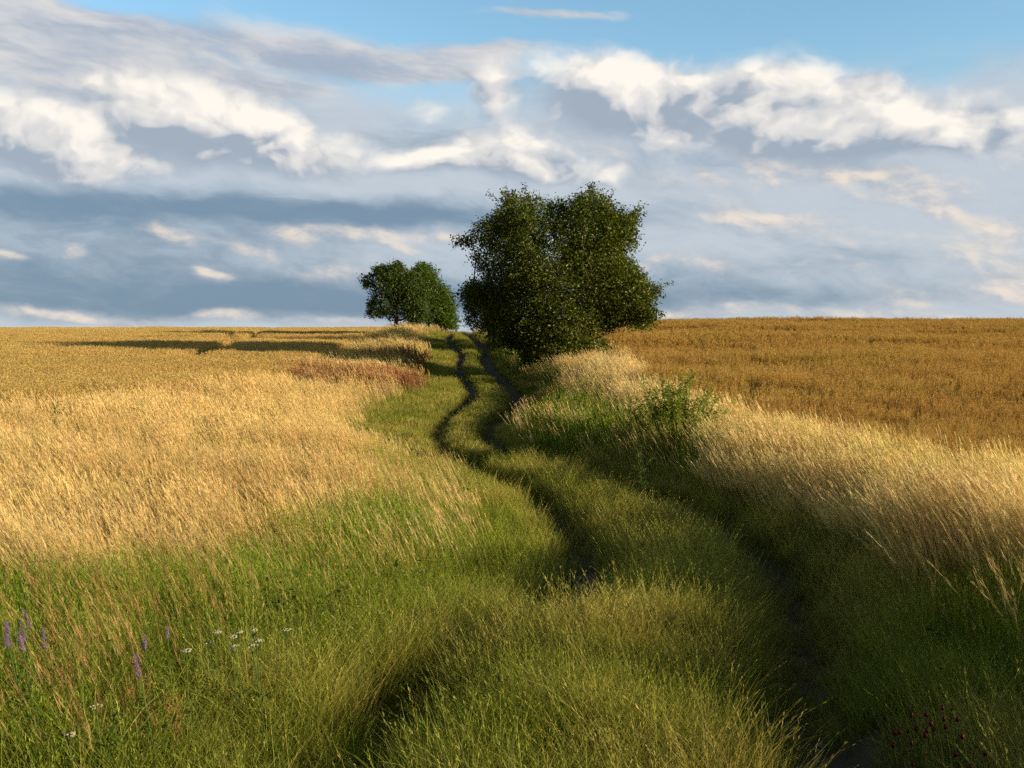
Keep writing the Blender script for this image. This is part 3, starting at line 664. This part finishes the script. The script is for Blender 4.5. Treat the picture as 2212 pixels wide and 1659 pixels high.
# crops -----------------------------------------------------------------------
def crops():
    for side in (-1, 1):
        protos = []; base = {}
        specs = ((1, 1.2, .8), (2, 1.9, 1.), (3, 3.0, 1.), (4, 4.8, 1.))
        for band, ws, q in specs:
            base[band] = len(protos)
            if side < 0: protos += make_protos(P_wheat, 4, 500 + band, ws=ws, n=26, R=.24 + .07 * band)
            else: protos += make_protos(P_pod, 4, 600 + band, ws=ws, n=9 if band < 3 else 8, R=.22 + .07 * band)
        base[0] = base[1]; parts = []
        for band, den in ((0, 13), (1, 16), (2, 13), (3, 10), (4, 7.5)):
            P = cloud(band, den * DEN, None if side < 0 else 1.5, -6 if side < 0 else None); X, Y = P.T
            m = masks(X, Y); k = m['fieldL'] if side < 0 else m['fieldR']
            if side < 0:
                # tramlines: two wheel gaps winding up the field, and a few lodged gaps
                cx = np.interp(Y, [42, 46, 52, 59, 70, 82, 105, 140], [-13.2, -14.4, -14.8, -16.6, -18.0, -20.8, -25, -31])
                tl = (np.abs(X - cx) < .55) & (Y > 43) | (np.abs(X - cx + 3.2 - .02 * Y) < .5) & (Y > 62)
                k = k & ~tl
            else:
                k = k & ~((fbm(X * .6, Y * .8, 3.2, 95, 3) > .66) & (RNG.random(len(P)) < .6))
            P = P[k]; X, Y = P.T; n = len(P); patch = fbm(X, Y, 4, 96, 3); rows = fbm(X * .35, Y, 3.0, 97, 3)
            if side < 0:
                s = RNG.uniform(.93, 1.07, n) * (.93 + .14 * patch) * (1 - .38 * smooth((fbm(X * .14 + .02 * Y, Y, 3.0, 98, 2) - .56) / .08) * (Y > 46))
                t = np.clip((patch - .35) * 1.2 + smooth((30 - Y) / 12) * .0, 0, 1)
                b_ = jit(np.tile((.30, .19, .05), (n, 1))); tp = jit(lerp3((.76, .53, .19), (.62, .48, .16), t), .12)
            else:
                s = RNG.uniform(.88, 1.08, n) * (.52 + .80 * rows) * np.where(Y < 25, .9, 1)
                t = np.clip((patch - .3) * 1.3, 0, 1)
                b_ = jit(np.tile((.20, .14, .03), (n, 1))); tp = jit(lerp3((.55, .345, .115), (.52, .38, .10), t), .13)
            parts.append((P, base[band] + RNG.integers(0, 4, n), s, b_, tp))
        pts, idx, scl, b, t = gather(parts); print('crop', len(pts))
        nm, lb = ('wheat', 'ripe golden wheat filling the field left of the track') if side < 0 else ('brown_crop', 'ripe orange brown seed crop filling the field right of the track')
        scatter(nm, lb, MAT_CROP, protos, pts, idx, RNG.uniform(-3.1, 3.1, len(pts)), scl, b, t)
crops()

# ---------------------------------------------------------------- trees
def in_poly(px_, py_, poly):
    inside = np.zeros(len(px_), bool); n = len(poly)
    for i in range(n):
        x1, y1 = poly[i]; x2, y2 = poly[(i + 1) % n]
        c = ((y1 > py_) != (y2 > py_)) & (px_ < (x2 - x1) * (py_ - y1) / (y2 - y1 + 1e-12) + x1)
        inside ^= c
    return inside
def poly_dist(px_, py_, poly):
    d = np.full(len(px_), 1e9); n = len(poly)
    for i in range(n):
        a = np.array(poly[i], float); b = np.array(poly[(i + 1) % n], float); ab = b - a
        t = np.clip(((px_ - a[0]) * ab[0] + (py_ - a[1]) * ab[1]) / (ab @ ab), 0, 1)
        d = np.minimum(d, np.hypot(px_ - a[0] - t * ab[0], py_ - a[1] - t * ab[1]))
    return d
def leaf_mat(name, c1, c2, gloss=.08, transl=.30):
    m, n = new_mat(name)
    r = E(attr(n, 'r').outputs['Fac'])
    c = mix(r, c1, c2); plant_shader(n, c, transl, gloss, .38, (1.3, 1.25, .4)); return m
def bark_mat():
    m, n = new_mat('bark'); tc = n.nodes.new('ShaderNodeTexCoord')
    mp = n.nodes.new('ShaderNodeMapping'); mp.inputs['Scale'].default_value = (9, 9, 2); n.links.new(tc.outputs['Object'], mp.inputs[0])
    v = noise(mp.outputs[0], 2, 8, .65); c = mix(v, (.035, .026, .018), (.16, .12, .085))
    d = n.nodes.new('ShaderNodeBsdfPrincipled'); n.links.new(c, d.inputs['Base Color']); d.inputs['Roughness'].default_value = .9
    bp = n.nodes.new('ShaderNodeBump'); bp.inputs['Distance'].default_value = .02; n.links.new(v.s, bp.inputs['Height']); n.links.new(bp.outputs[0], d.inputs['Normal'])
    o = n.nodes.new('ShaderNodeOutputMaterial'); n.links.new(d.outputs[0], o.inputs[0]); return m
BARK = bark_mat()
def tube_tree(nodes, parent, rad, sides=6):
    V = []; Fc = []; ring = {}
    ch = [[] for _ in nodes]
    for i, p in enumerate(parent):
        if p >= 0: ch[p].append(i)
    def addring(pos, d, r):
        d = d / (np.linalg.norm(d) + 1e-9); a = np.cross(d, [0.3, .2, .9]); a /= np.linalg.norm(a) + 1e-9; b = np.cross(d, a)
        k = len(V)
        for j in range(sides):
            t = 2 * math.pi * j / sides; V.append(pos + r * (a * math.cos(t) + b * math.sin(t)))
        return k
    for i, p in enumerate(parent):
        if p < 0: continue
        d = nodes[i] - nodes[p]
        if ch[p] and ch[p][0] == i and p in ring: k0 = ring[p]
        else: k0 = addring(nodes[p], d, min(rad[p], rad[i] * 1.25))
        k1 = addring(nodes[i], d, rad[i]); ring[i] = k1
        for j in range(sides): Fc.append((k0 + j, k0 + (j + 1) % sides, k1 + (j + 1) % sides, k1 + j))
    return np.array(V), np.array(Fc)
def tube(P, r0, r1, sides=5):
    V = []; Fc = []
    for i, p in enumerate(P):
        r = r0 + (r1 - r0) * i / (len(P) - 1)
        for j in range(sides): a = 2 * math.pi * j / sides; V.append(p + np.array([r * math.cos(a), r * math.sin(a), 0]))
    for i in range(len(P) - 1):
        for j in range(sides): q = i * sides; Fc.append((q + j, q + (j + 1) % sides, q + sides + (j + 1) % sides, q + sides + j))
    return np.array(V), np.array(Fc)
def join(L_):
    V = []; Fc = []; o = 0
    for v, f in L_: V.append(v); Fc.append(f + o); o += len(v)
    return np.concatenate(V), np.concatenate(Fc)
def grow(att, start, step, infl, kill, rnd, iters=160, trunk=()):
    """space colonisation: limbs reach out to the attractor points"""
    nodes = [np.array(p, float) for p in (list(trunk) or [start])]; parent = [-1] + list(range(len(nodes) - 1))
    att = att.copy(); 
    for it in range(iters):
        if not len(att): break
        N = np.array(nodes); 
        d = np.linalg.norm(att[:, None] - N[None], axis=2); j = d.argmin(1); dm = d[np.arange(len(att)), j]
        act = dm < infl * (3 if it < 25 else 1)
        if not act.any(): break
        new = []
        for q in np.unique(j[act]):
            v = att[act & (j == q)] - N[q]; v = (v / np.linalg.norm(v, axis=1)[:, None]).mean(0) + rnd.normal(0, .12, 3); v /= np.linalg.norm(v) + 1e-9
            p = N[q] + v * step
            if np.linalg.norm(N - p, axis=1).min() > step * .35: new.append((q, p))
        if not new: break
        for q, p in new: nodes.append(p); parent.append(int(q))
        N2 = np.array([p for _, p in new]); d2 = np.linalg.norm(att[:, None] - N2[None], axis=2).min(1)
        att = att[d2 > kill]
    return np.array(nodes), parent
def leaves(centres, per, spread, L, rnd, droop=.5):
    n = len(centres) * per
    C = np.repeat(centres, per, 0) + rnd.normal(0, spread, (n, 3)) * np.array([1, 1, .85])
    ax = rnd.normal(0, 1, (n, 3)); ax[:, 2] = ax[:, 2] * .6 - droop; ax /= np.linalg.norm(ax, axis=1)[:, None]
    u = rnd.normal(0, 1, (n, 3)); sd_ = np.cross(ax, u); sd_ /= np.linalg.norm(sd_, axis=1)[:, None] + 1e-9; up = np.cross(sd_, ax)
    l = (L * rnd.uniform(.6, 1.25, n))[:, None]; w = l * .29
    # a folded leaf: stalk, two edges, midrib point, tip
    v0 = C; v1 = C + ax * l * .45 + sd_ * w + up * w * .35; v2 = C + ax * l * 1.0 - up * l * .06; v3 = C + ax * l * .45 - sd_ * w + up * w * .35; v4 = C + ax * l * .5 - up * w * .1
    V = np.stack([v0, v1, v2, v3, v4], 1).reshape(-1, 3); k = np.arange(n)[:, None] * 5
    Fc = np.concatenate([k + np.array([[0, 1, 4]]), k + np.array([[1, 2, 4]]), k + np.array([[2, 3, 4]]), k + np.array([[3, 0, 4]])], 0)
    return V, Fc, np.repeat(rnd.random(n), 5)
def make_tree(name, label, cat, polys, D, R, base_px, trunk_h, natt, per, L, mat, seed, trunk_r=.16, group=None, clump=.485, spread=.2, shoots=120, step=.28, fill=.16):
    rnd = np.random.default_rng(seed)
    def w(x, y, d): return np.array([(x - 1106) / F * d, d, EYE + (HY - y) / F * d])
    bx = (base_px - 1106) / F * D; bz = float(ground(bx, D)); base = np.array([bx, D, bz])
    poly = [((x - 1106) / F * D, EYE + (HY - y) / F * D) for x, y in polys]
    P = np.array(poly); lo_, hi_ = P.min(0), P.max(0); out = []
    while sum(map(len, out)) < natt:
        q = rnd.uniform(lo_, hi_, (natt, 2)); q = q[in_poly(q[:, 0], q[:, 1], poly)]; de = poly_dist(q[:, 0], q[:, 1], poly)
        dd = np.clip(de, 0, R); half = np.sqrt(dd * (2 * R - dd)) * .95 + .15
        # more points towards the shell, as leaves sit in the light
        s = rnd.uniform(-1, 1, len(q)); s = np.sign(s) * np.abs(s) ** .6
        p = np.stack([q[:, 0], D + s * half, q[:, 1]], 1)
        # clumpy: bunches of twigs with hollows between, and a ragged rim
        nz = .65 * vnoise(p[:, 0] + p[:, 2] * .37, p[:, 1] + p[:, 2] * 1.31, 1.5, seed) + .35 * vnoise(p[:, 0] + p[:, 2] * 1.1, p[:, 1] - p[:, 2] * .8, .45, seed + 5)
        rim_ = (.30 + .06 * (R > 3)) * smooth((.62 - vnoise(p[:, 0] * 1.0 + 50, p[:, 2] + p[:, 1] * .5, .75, seed + 9)) / .4)
        p = p[((nz > clump) | (rnd.random(len(p)) < fill)) & (de > rim_)]
        # never below the ground
        p = p[p[:, 2] > ground(p[:, 0], p[:, 1]) + .15]
        out.append(p)
    att = np.concatenate(out)[:natt]
    # leafy shoots that reach out of the crown
    ctr = att.mean(0); rim = att[np.argsort(-np.linalg.norm((att - ctr) / (att.std(0) + 1e-6), axis=1))[:natt // 5]]
    sh = []
    for q in rim[rnd.permutation(len(rim))[:shoots]]:
        v = (q - ctr) / np.linalg.norm(q - ctr) + rnd.normal(0, .35, 3) + np.array([0, 0, .1]); v /= np.linalg.norm(v)
        l = rnd.uniform(.25, .75) * R / 3.0
        for f in np.linspace(.2, 1, 5): sh.append(q + v * l * f + np.array([0, 0, -.12 * f * f * l]))
    twigs = [tube(np.array(sh[i:i + 5]), .012, .006, 4) for i in range(0, len(sh), 5)]
    sh = np.array(sh); sh = sh[sh[:, 2] > ground(sh[:, 0], sh[:, 1]) + .1]
    top = base + np.array([rnd.uniform(-.1, .1), 0, trunk_h]); tr = [base - np.array([0, 0, .3])] + [base + (top - base) * t + rnd.normal(0, .03, 3) * (t > 0) for t in np.linspace(0, 1, max(3, int(trunk_h / .3)))]
    nodes, parent = grow(att[rnd.permutation(len(att))[:min(len(att), 1500)]], base, step, 1.6, step * .95, rnd, trunk=tr)
    n = len(nodes); rad = np.zeros(n); acc = np.zeros(n); ch = np.zeros(n, int)
    for i in range(n - 1, -1, -1):
        rad[i] = max(.012, acc[i] ** (1 / 2.3)) if acc[i] > 0 else .012
        if parent[i] >= 0: acc[parent[i]] += rad[i] ** 2.3
    rad *= trunk_r / rad[0] if rad[0] > 0 else 1; rad = np.clip(rad, .010, None); rad[0] *= 1.25
    root = bpy.data.objects.new(name, None); COL.objects.link(root); root.location = base; root['label'] = label; root['category'] = cat
    root.empty_display_size = .5
    if group: root['group'] = group
    V, Fc = join([tube_tree(nodes, parent, rad)] + twigs); me = mesh_np('trunk', V - base, Fc, [BARK], True); link('trunk', me, root)
    V, Fc, r = leaves(att, per, spread, L, rnd)
    V2, F2, r2 = leaves(sh, 7, spread * .42, L, rnd); Fc = np.concatenate([Fc, F2 + len(V)]); V = np.concatenate([V, V2]); r = np.concatenate([r, r2]); V[:, 2] = np.maximum(V[:, 2], ground(V[:, 0], V[:, 1]) + .03)
    me = mesh_np('crown', V - base, Fc, [mat]); fattr(me, 'r', r); link('crown', me, root)
    print(name, n, len(r) // 5)
    return root
LEAF1 = leaf_mat('cherry_leaves', (.024, .046, .005), (.135, .168, .020), .022)
LEAF2 = leaf_mat('plum_leaves', (.022, .052, .008), (.075, .115, .016), .02)
LEAF3 = leaf_mat('young_leaves', (.040, .085, .008), (.11, .17, .018), .02, .36)
MAIN = [(1145, 415), (1165, 430), (1190, 442), (1215, 436), (1240, 424), (1290, 420), (1300, 440), (1335, 455), (1378, 465), (1365, 500), (1370, 530), (1345, 545), (1372, 572), (1398, 592), (1405, 612), (1432, 625), (1405, 655), (1415, 680), (1402, 712), (1345, 700), (1300, 722), (1332, 760), (1272, 762), (1245, 790), (1200, 795), (1140, 790), (1118, 755), (1060, 735), (1035, 705), (1048, 668), (1005, 642), (1005, 610), (1035, 598), (1022, 560), (1030, 528), (985, 527), (990, 518), (1030, 508), (1040, 480), (1070, 470), (1095, 430)]
GR = 'orchard trees beside the track on the rise'
make_tree('fruit_tree', 'largest tree, broad dark crown hanging down to the straw grass right of the track', 'tree', MAIN, 45, 3.9, 1195, 1.0, 5600, 22, .118, LEAF1, 11, .22, GR, spread=.17, shoots=150, fill=.34)
make_tree('fruit_tree', 'dense low tree half hidden behind the left edge of the largest tree', 'tree', [(1000, 655), (1025, 625), (1070, 615), (1100, 640), (1100, 700), (1050, 712), (1012, 695)], 62, 2.2, 1062, .6, 700, 16, .13, LEAF2, 12, .12, GR)
make_tree('fruit_tree', 'tree with crooked trunk showing under the right side of the largest crown', 'tree', [(1210, 540), (1260, 500), (1320, 510), (1365, 560), (1395, 630), (1398, 680), (1385, 700), (1340, 690), (1290, 680), (1240, 690), (1200, 640)], 57, 3.2, 1302, 1.3, 1500, 14, .13, LEAF1, 13, .15, GR)
make_tree('fruit_tree', 'dark round headed tree with visible short trunk left of the track', 'tree', [(780, 592), (800, 598), (815, 585), (838, 572), (860, 566), (880, 588), (908, 590), (925, 620), (922, 690), (890, 700), (872, 690), (838, 690), (812, 688), (800, 672), (806, 640), (790, 615)], 72, 2.2, 856, .8, 1300, 16, .15, LEAF2, 14, .15, GR)
make_tree('fruit_tree', 'brighter green tree close behind the dark round headed tree left of the track', 'tree', [(895, 580), (915, 574), (945, 582), (960, 612), (978, 632), (984, 680), (985, 705), (962, 706), (930, 704), (895, 700), (880, 640)], 76, 2.2, 925, .5, 1100, 16, .15, LEAF3, 15, .14, GR)

# ---------------------------------------------------------------- single plants, shrub, stones
def stand(x, y, h=0.0):
    """the spot on the ground where something h metres tall has its top at image pixel (x, y)"""
    Ys = np.geomspace(3.0, 90, 4000); Xs = (x - 1106) / F * Ys
    z = ground(Xs, Ys) + h; rows = HY - F * (z - EYE) / Ys
    k = int(np.argmax(rows <= y)); return float(Xs[k]), float(Ys[k]), float(ground(Xs[k], Ys[k]))
def flat_mat(name, c, transl=.3, gloss=.02):
    m, n = new_mat(name); tc = n.nodes.new('ShaderNodeTexCoord'); v = noise(tc.outputs['Object'], 40, 3, .5)
    col = mix(v, tuple(q * .7 for q in c), tuple(min(1, q * 1.25) for q in c)); plant_shader(n, col, transl, gloss, .4, (1.1, 1.1, .9)); return m
M_STEM = flat_mat('flower_stem', (.10, .16, .03)); M_PURPLE = flat_mat('purple_petals', (.38, .20, .44)); M_WHITE = flat_mat('cream_florets', (.45, .42, .28))
M_YELLOW = flat_mat('yellow_petals', (.85, .50, .02)); M_RED = flat_mat('dark_red_heads', (.12, .012, .016)); M_BUSH = leaf_mat('shrub_leaves', (.12, .20, .02), (.42, .52, .07), .03, .42)
M_WEED = flat_mat('weed_leaves', (.10, .14, .03))
def stem_curve(H, lean, rnd, k=8):
    t = np.linspace(0, 1, k); a = rnd.uniform(0, 6.28)
    return np.stack([lean * H * t ** 1.6 + .03 * np.cos(a) * t, .04 * np.sin(a) * t, H * t], 1)
def blob_mesh(c, r, rnd, squash=1.0, n=6, m=8):
    V = []; Fc = []
    for i in range(n + 1):
        th = math.pi * i / n
        for j in range(m):
            ph = 2 * math.pi * j / m; k = r * (1 + rnd.uniform(-.16, .16)); V.append(c + np.array([k * math.sin(th) * math.cos(ph), k * math.sin(th) * math.sin(ph), k * math.cos(th) * squash]))
    for i in range(n):
        for j in range(m): Fc.append((i * m + j, i * m + (j + 1) % m, (i + 1) * m + (j + 1) % m, (i + 1) * m + j))
    return np.array(V), np.array(Fc)
def petals(c, n, L, w, rnd, tilt=.3, up=np.array([0, 0, 1.0])):
    V = []; Fc = []
    for j in range(n):
        a = 2 * math.pi * j / n + rnd.uniform(-.2, .2); d = np.array([math.cos(a), math.sin(a), tilt + rnd.uniform(-.1, .1)]); s_ = np.array([-math.sin(a), math.cos(a), 0]); l = L * rnd.uniform(.8, 1.15); k = len(V)
        V += [c, c + d * l * .6 + s_ * w / 2, c + d * l, c + d * l * .6 - s_ * w / 2]; Fc.append((k, k + 1, k + 2, k + 3))
    return np.array(V), np.array(Fc)
def leafy(P, n, L, w, rnd, t0=.1, t1=.85, up=.5):
    V = []; Fc = []
    for _ in range(n):
        f = rnd.uniform(t0, t1) * (len(P) - 1); i = min(int(f), len(P) - 2); q = P[i] + (P[i + 1] - P[i]) * (f - i)
        a = rnd.uniform(0, 6.28); d = np.array([math.cos(a), math.sin(a), up]); s_ = np.array([-math.sin(a), math.cos(a), rnd.normal(0, .9)]); s_ /= np.linalg.norm(s_); l = L * rnd.uniform(.6, 1.2); k = len(V)
        V += [q, q + d * l * .45 + s_ * w * l / 2, q + d * l * .95 - np.array([0, 0, .15 * l]), q + d * l * .45 - s_ * w * l / 2]; Fc.append((k, k + 1, k + 2, k + 3))
    return np.array(V), np.array(Fc)
def plant_root(name, x, y, z, label, cat, group=None, rz=0.0):
    r = bpy.data.objects.new(name, None); COL.objects.link(r); r.location = (x, y, z - .02); r['label'] = label; r['category'] = cat; r.empty_display_size = .1; r.rotation_euler = (0, 0, rz)
    if group: r['group'] = group
    return r
def kind_vetch(rnd, H):
    P = stem_curve(H, -.12, rnd); fl = []
    for k in range(26):
        t = .91 + .09 * k / 25; f = t * (len(P) - 1); i = min(int(f), len(P) - 2); q = P[i] + (P[i + 1] - P[i]) * (f - i); a = rnd.uniform(0, 6.28)
        fl.append(petals(q + np.array([math.cos(a), math.sin(a), 0]) * .006, 3, (.009 * (1.2 - .7 * (t - .91) / .09)), .006, rnd, -.5))
    return [('stem', tube(P, .003, .0015), M_STEM), ('leaves', leafy(P, 26, .06, .22, rnd, .1, .7), M_STEM), ('flower_spike', join(fl), M_PURPLE)]
def kind_yarrow(rnd, H):
    P = stem_curve(H, -.06, rnd); top = P[-1]; fl = []; st = [tube(P, .003, .002)]
    for k in range(14):
        a = rnd.uniform(0, 6.28); r = .024 * math.sqrt(rnd.random()); c = top + np.array([r * math.cos(a), r * math.sin(a), .03 - r * .25])
        st.append(tube(np.stack([top - np.array([0, 0, .02]), c]), .001, .001, 3)); fl.append(blob_mesh(c, .0065, rnd, .5, 3, 6))
    return [('stem', join(st), M_STEM), ('leaves', leafy(P, 12, .08, .16, rnd, .1, .7), M_STEM), ('umbel', join(fl), M_WHITE)]
def kind_yellow(rnd, H):
    P = stem_curve(H, -.08, rnd); fl = [petals(P[-1], 14, .018, .007, rnd, .25), petals(P[-1] + np.array([0, 0, .003]), 10, .011, .006, rnd, .6)]
    return [('stem', tube(P, .0022, .0014), M_STEM), ('leaves', leafy(P, 8, .07, .2, rnd, .05, .5), M_STEM), ('flower', join(fl), M_YELLOW)]
def kind_burnet(rnd, H):
    P = stem_curve(H, -.14, rnd)
    return [('stem', tube(P, .0022, .0014), M_STEM), ('leaves', leafy(P, 8, .06, .3, rnd, .05, .4), M_STEM), ('flower_head', blob_mesh(P[-1], .0085, rnd, 1.35, 6, 8), M_RED)]
ORD = ['second', 'third', 'fourth', 'fifth', 'sixth', 'seventh', 'eighth', 'ninth', 'tenth', 'eleventh', 'twelfth']
def plants(kind, name, cat, spots, H, label, group, seed):
    """one of a kind is built, the rest are copies with copies of its parts; the label says which one by its place in the bunch"""
    rnd = np.random.default_rng(seed); forms = []; spots = sorted(spots); n = len(spots)
    for i, (x, y) in enumerate(spots):
        h = H * rnd.uniform(.9, 1.1); X, Y, Z = stand(x, y, h)
        place = 'leftmost' if i == 0 else 'rightmost' if i == n - 1 else ORD[i - 1] + ' from the left' if i < (n + 1) // 2 else ORD[n - 2 - i] + ' from the right'
        r = plant_root(name, X, Y, Z, label + ', ' + place, cat, group, rnd.uniform(-.5, .5)); r.scale = (h / H,) * 3
        if len(forms) < 3:
            parts = kind(rnd, H); forms.append([link(nm, mesh_np(nm, v, f, [m]), r) for nm, (v, f), m in parts])
        else:
            for src in forms[i % 3]:
                c = src.copy(); c.parent = r; COL.objects.link(c)
def spray(cx, cy_, rx, ry, n, seed):
    r = np.random.default_rng(seed); return [(cx + r.normal(0, rx), cy_ + r.normal(0, ry)) for _ in range(n)]
plants(kind_vetch, 'vetch', 'wildflower', spray(70, 1345, 38, 28, 13, 1), .62, 'purple vetch in the patch at the left edge', 'purple vetch at the left edge', 21)
plants(kind_vetch, 'vetch', 'wildflower', [(322, 1400), (314, 1375), (360, 1355), (330, 1425)], .60, 'purple vetch standing apart right of the main patch', 'purple vetch standing apart from the patch', 22)
plants(kind_yarrow, 'yarrow', 'wildflower', [(455, 1380), (470, 1392), (500, 1388), (515, 1378), (545, 1372), (560, 1398), (570, 1402), (610, 1372), (396, 1420), (525, 1400)], .52, 'flat cream yarrow head right of the purple flowers', 'yarrow in the lower left grass', 23)
plants(kind_yarrow, 'yarrow', 'wildflower', [(215, 1545), (168, 1600)], .45, 'cream yarrow head near the lower left corner', 'yarrow near the lower left corner', 24)
plants(kind_yarrow, 'yarrow', 'wildflower', spray(900, 1125, 26, 12, 7, 2), .5, 'small cream flower in tall grass left of the track', 'cream flowers left of the double bend', 25)
plants(kind_yellow, 'hawkbit', 'wildflower', spray(930, 985, 22, 20, 15, 3), .6, 'yellow flower by the hidden part of the left rut', 'yellow flowers by the hidden left rut', 26)
plants(kind_yellow, 'hawkbit', 'wildflower', [(708, 1196), (745, 1218), (815, 1182), (716, 1192), (690, 1240), (368, 1262), (812, 1190), (770, 1205), (955, 1245)], .5, 'yellow flower among the scattered ones lower left', 'yellow flowers in the left grass', 27)
plants(kind_burnet, 'burnet', 'wildflower', spray(2075, 1590, 62, 38, 22, 5), .42, 'dark red burnet head in the bottom right grass', 'dark red burnets in the bottom right grass', 28)

def shrub():
    rnd = np.random.default_rng(31); X, Y, Z = stand(1468, 985, 0.0)
    r = plant_root('shrub', X, Y, Z, 'bright green leafy shrub standing in the pale straw grass beside the brown crop', 'shrub')
    st = []; lf = []
    for k in range(105):
        a = rnd.uniform(0, 6.28); sp = rnd.uniform(.1, 1.0); H = rnd.uniform(.95, 1.75) * math.sqrt(1.02 - .5 * sp * sp); t = np.linspace(0, 1, 9)
        P = np.stack([sp * 1.12 * math.cos(a) * t ** .9, sp * .7 * math.sin(a) * t ** .9, H * t ** (1 + .3 * sp)], 1); P[1:-1] += rnd.normal(0, .015, (7, 3))
        st.append(tube(P, .008, .003)); lf.append(leafy(P, 62, .068, .44, rnd, .22, 1.0, .55))
        for _ in range(3):
            q = P[rnd.integers(4, 8)]; e = q + np.array([rnd.normal(0, .14), rnd.normal(0, .12), rnd.uniform(.08, .22)]); B = np.linspace(q, e, 4); st.append(tube(B, .004, .002, 4)); lf.append(leafy(B, 14, .07, .34, rnd, .1, 1.0, .5))
    v, f = join(st); link('stems', mesh_np('stems', v, f, [BARK]), r)
    v, f = join(lf); me = mesh_np('foliage', v, f, [M_BUSH]); fattr(me, 'r', np.repeat(rnd.random(len(v) // 4), 4)); link('foliage', me, r)
shrub()
def weed():
    rnd = np.random.default_rng(33)
    for (x, y, H, lb) in ((128, 868, 1.15, 'tall dark weed stalk standing above the golden grass near the left edge'), (1395, 985, .9, 'dark leafy weed at the left foot of the bright green shrub')):
        X, Y, Z = stand(x, y, H); r = plant_root('weed', X, Y, Z, lb, 'weed'); P = stem_curve(H, -.08, rnd, 10)
        st = [tube(P, .006, .002)]; lf = [leafy(P, 60, .10, .2, rnd, .2, 1.0, .9)]
        for _ in range(7):
            q = P[rnd.integers(4, 9)]; e = q + np.array([rnd.normal(0, .1), rnd.normal(0, .1), rnd.uniform(.15, .3)]); B = np.linspace(q, e, 4); st.append(tube(B, .003, .001, 4)); lf.append(leafy(B, 12, .05, .3, rnd, .3, 1.0, .8))
        v, f = join(st); link('stem', mesh_np('stem', v, f, [M_STEM]), r); v, f = join(lf); link('leaves', mesh_np('leaves', v, f, [M_WEED]), r)
weed()
def stones():
    rnd = np.random.default_rng(35); m, n = new_mat('stone'); tc = n.nodes.new('ShaderNodeTexCoord'); v = noise(tc.outputs['Object'], 30, 6, .6)
    d = n.nodes.new('ShaderNodeBsdfPrincipled'); n.links.new(mix(v, (.14, .13, .11), (.34, .32, .28)), d.inputs['Base Color']); d.inputs['Roughness'].default_value = .85
    o = n.nodes.new('ShaderNodeOutputMaterial'); n.links.new(d.outputs[0], o.inputs[0])
    for (x, y, r, lb, g) in ((1262, 1256, .022, 'largest of the small pale stones in the left rut', 'pale stones in the left rut'), (1275, 1260, .016, 'pale pebble right of the largest stone in the left rut', 'pale stones in the left rut'), (1250, 1252, .015, 'pale pebble left of the largest stone in the left rut', 'pale stones in the left rut'), (1788, 1628, .028, 'grey stone in the shaded right rut near the bottom edge', None), (1240, 1222, .03, 'darker stone at the far end of the bare left rut', None)):
        X, Y, Z = stand(x, y); V, Fc = blob_mesh(np.zeros(3), r, rnd, .55, 6, 9); V[:, 0] *= 1.4
        ob = link('stone', mesh_np('stone', V, Fc, [m]), None, label=lb, category='stone'); ob.location = (X, Y, Z + r * .2); ob.rotation_euler = (0, 0, rnd.uniform(0, 3))
        if g: ob['group'] = g
stones()
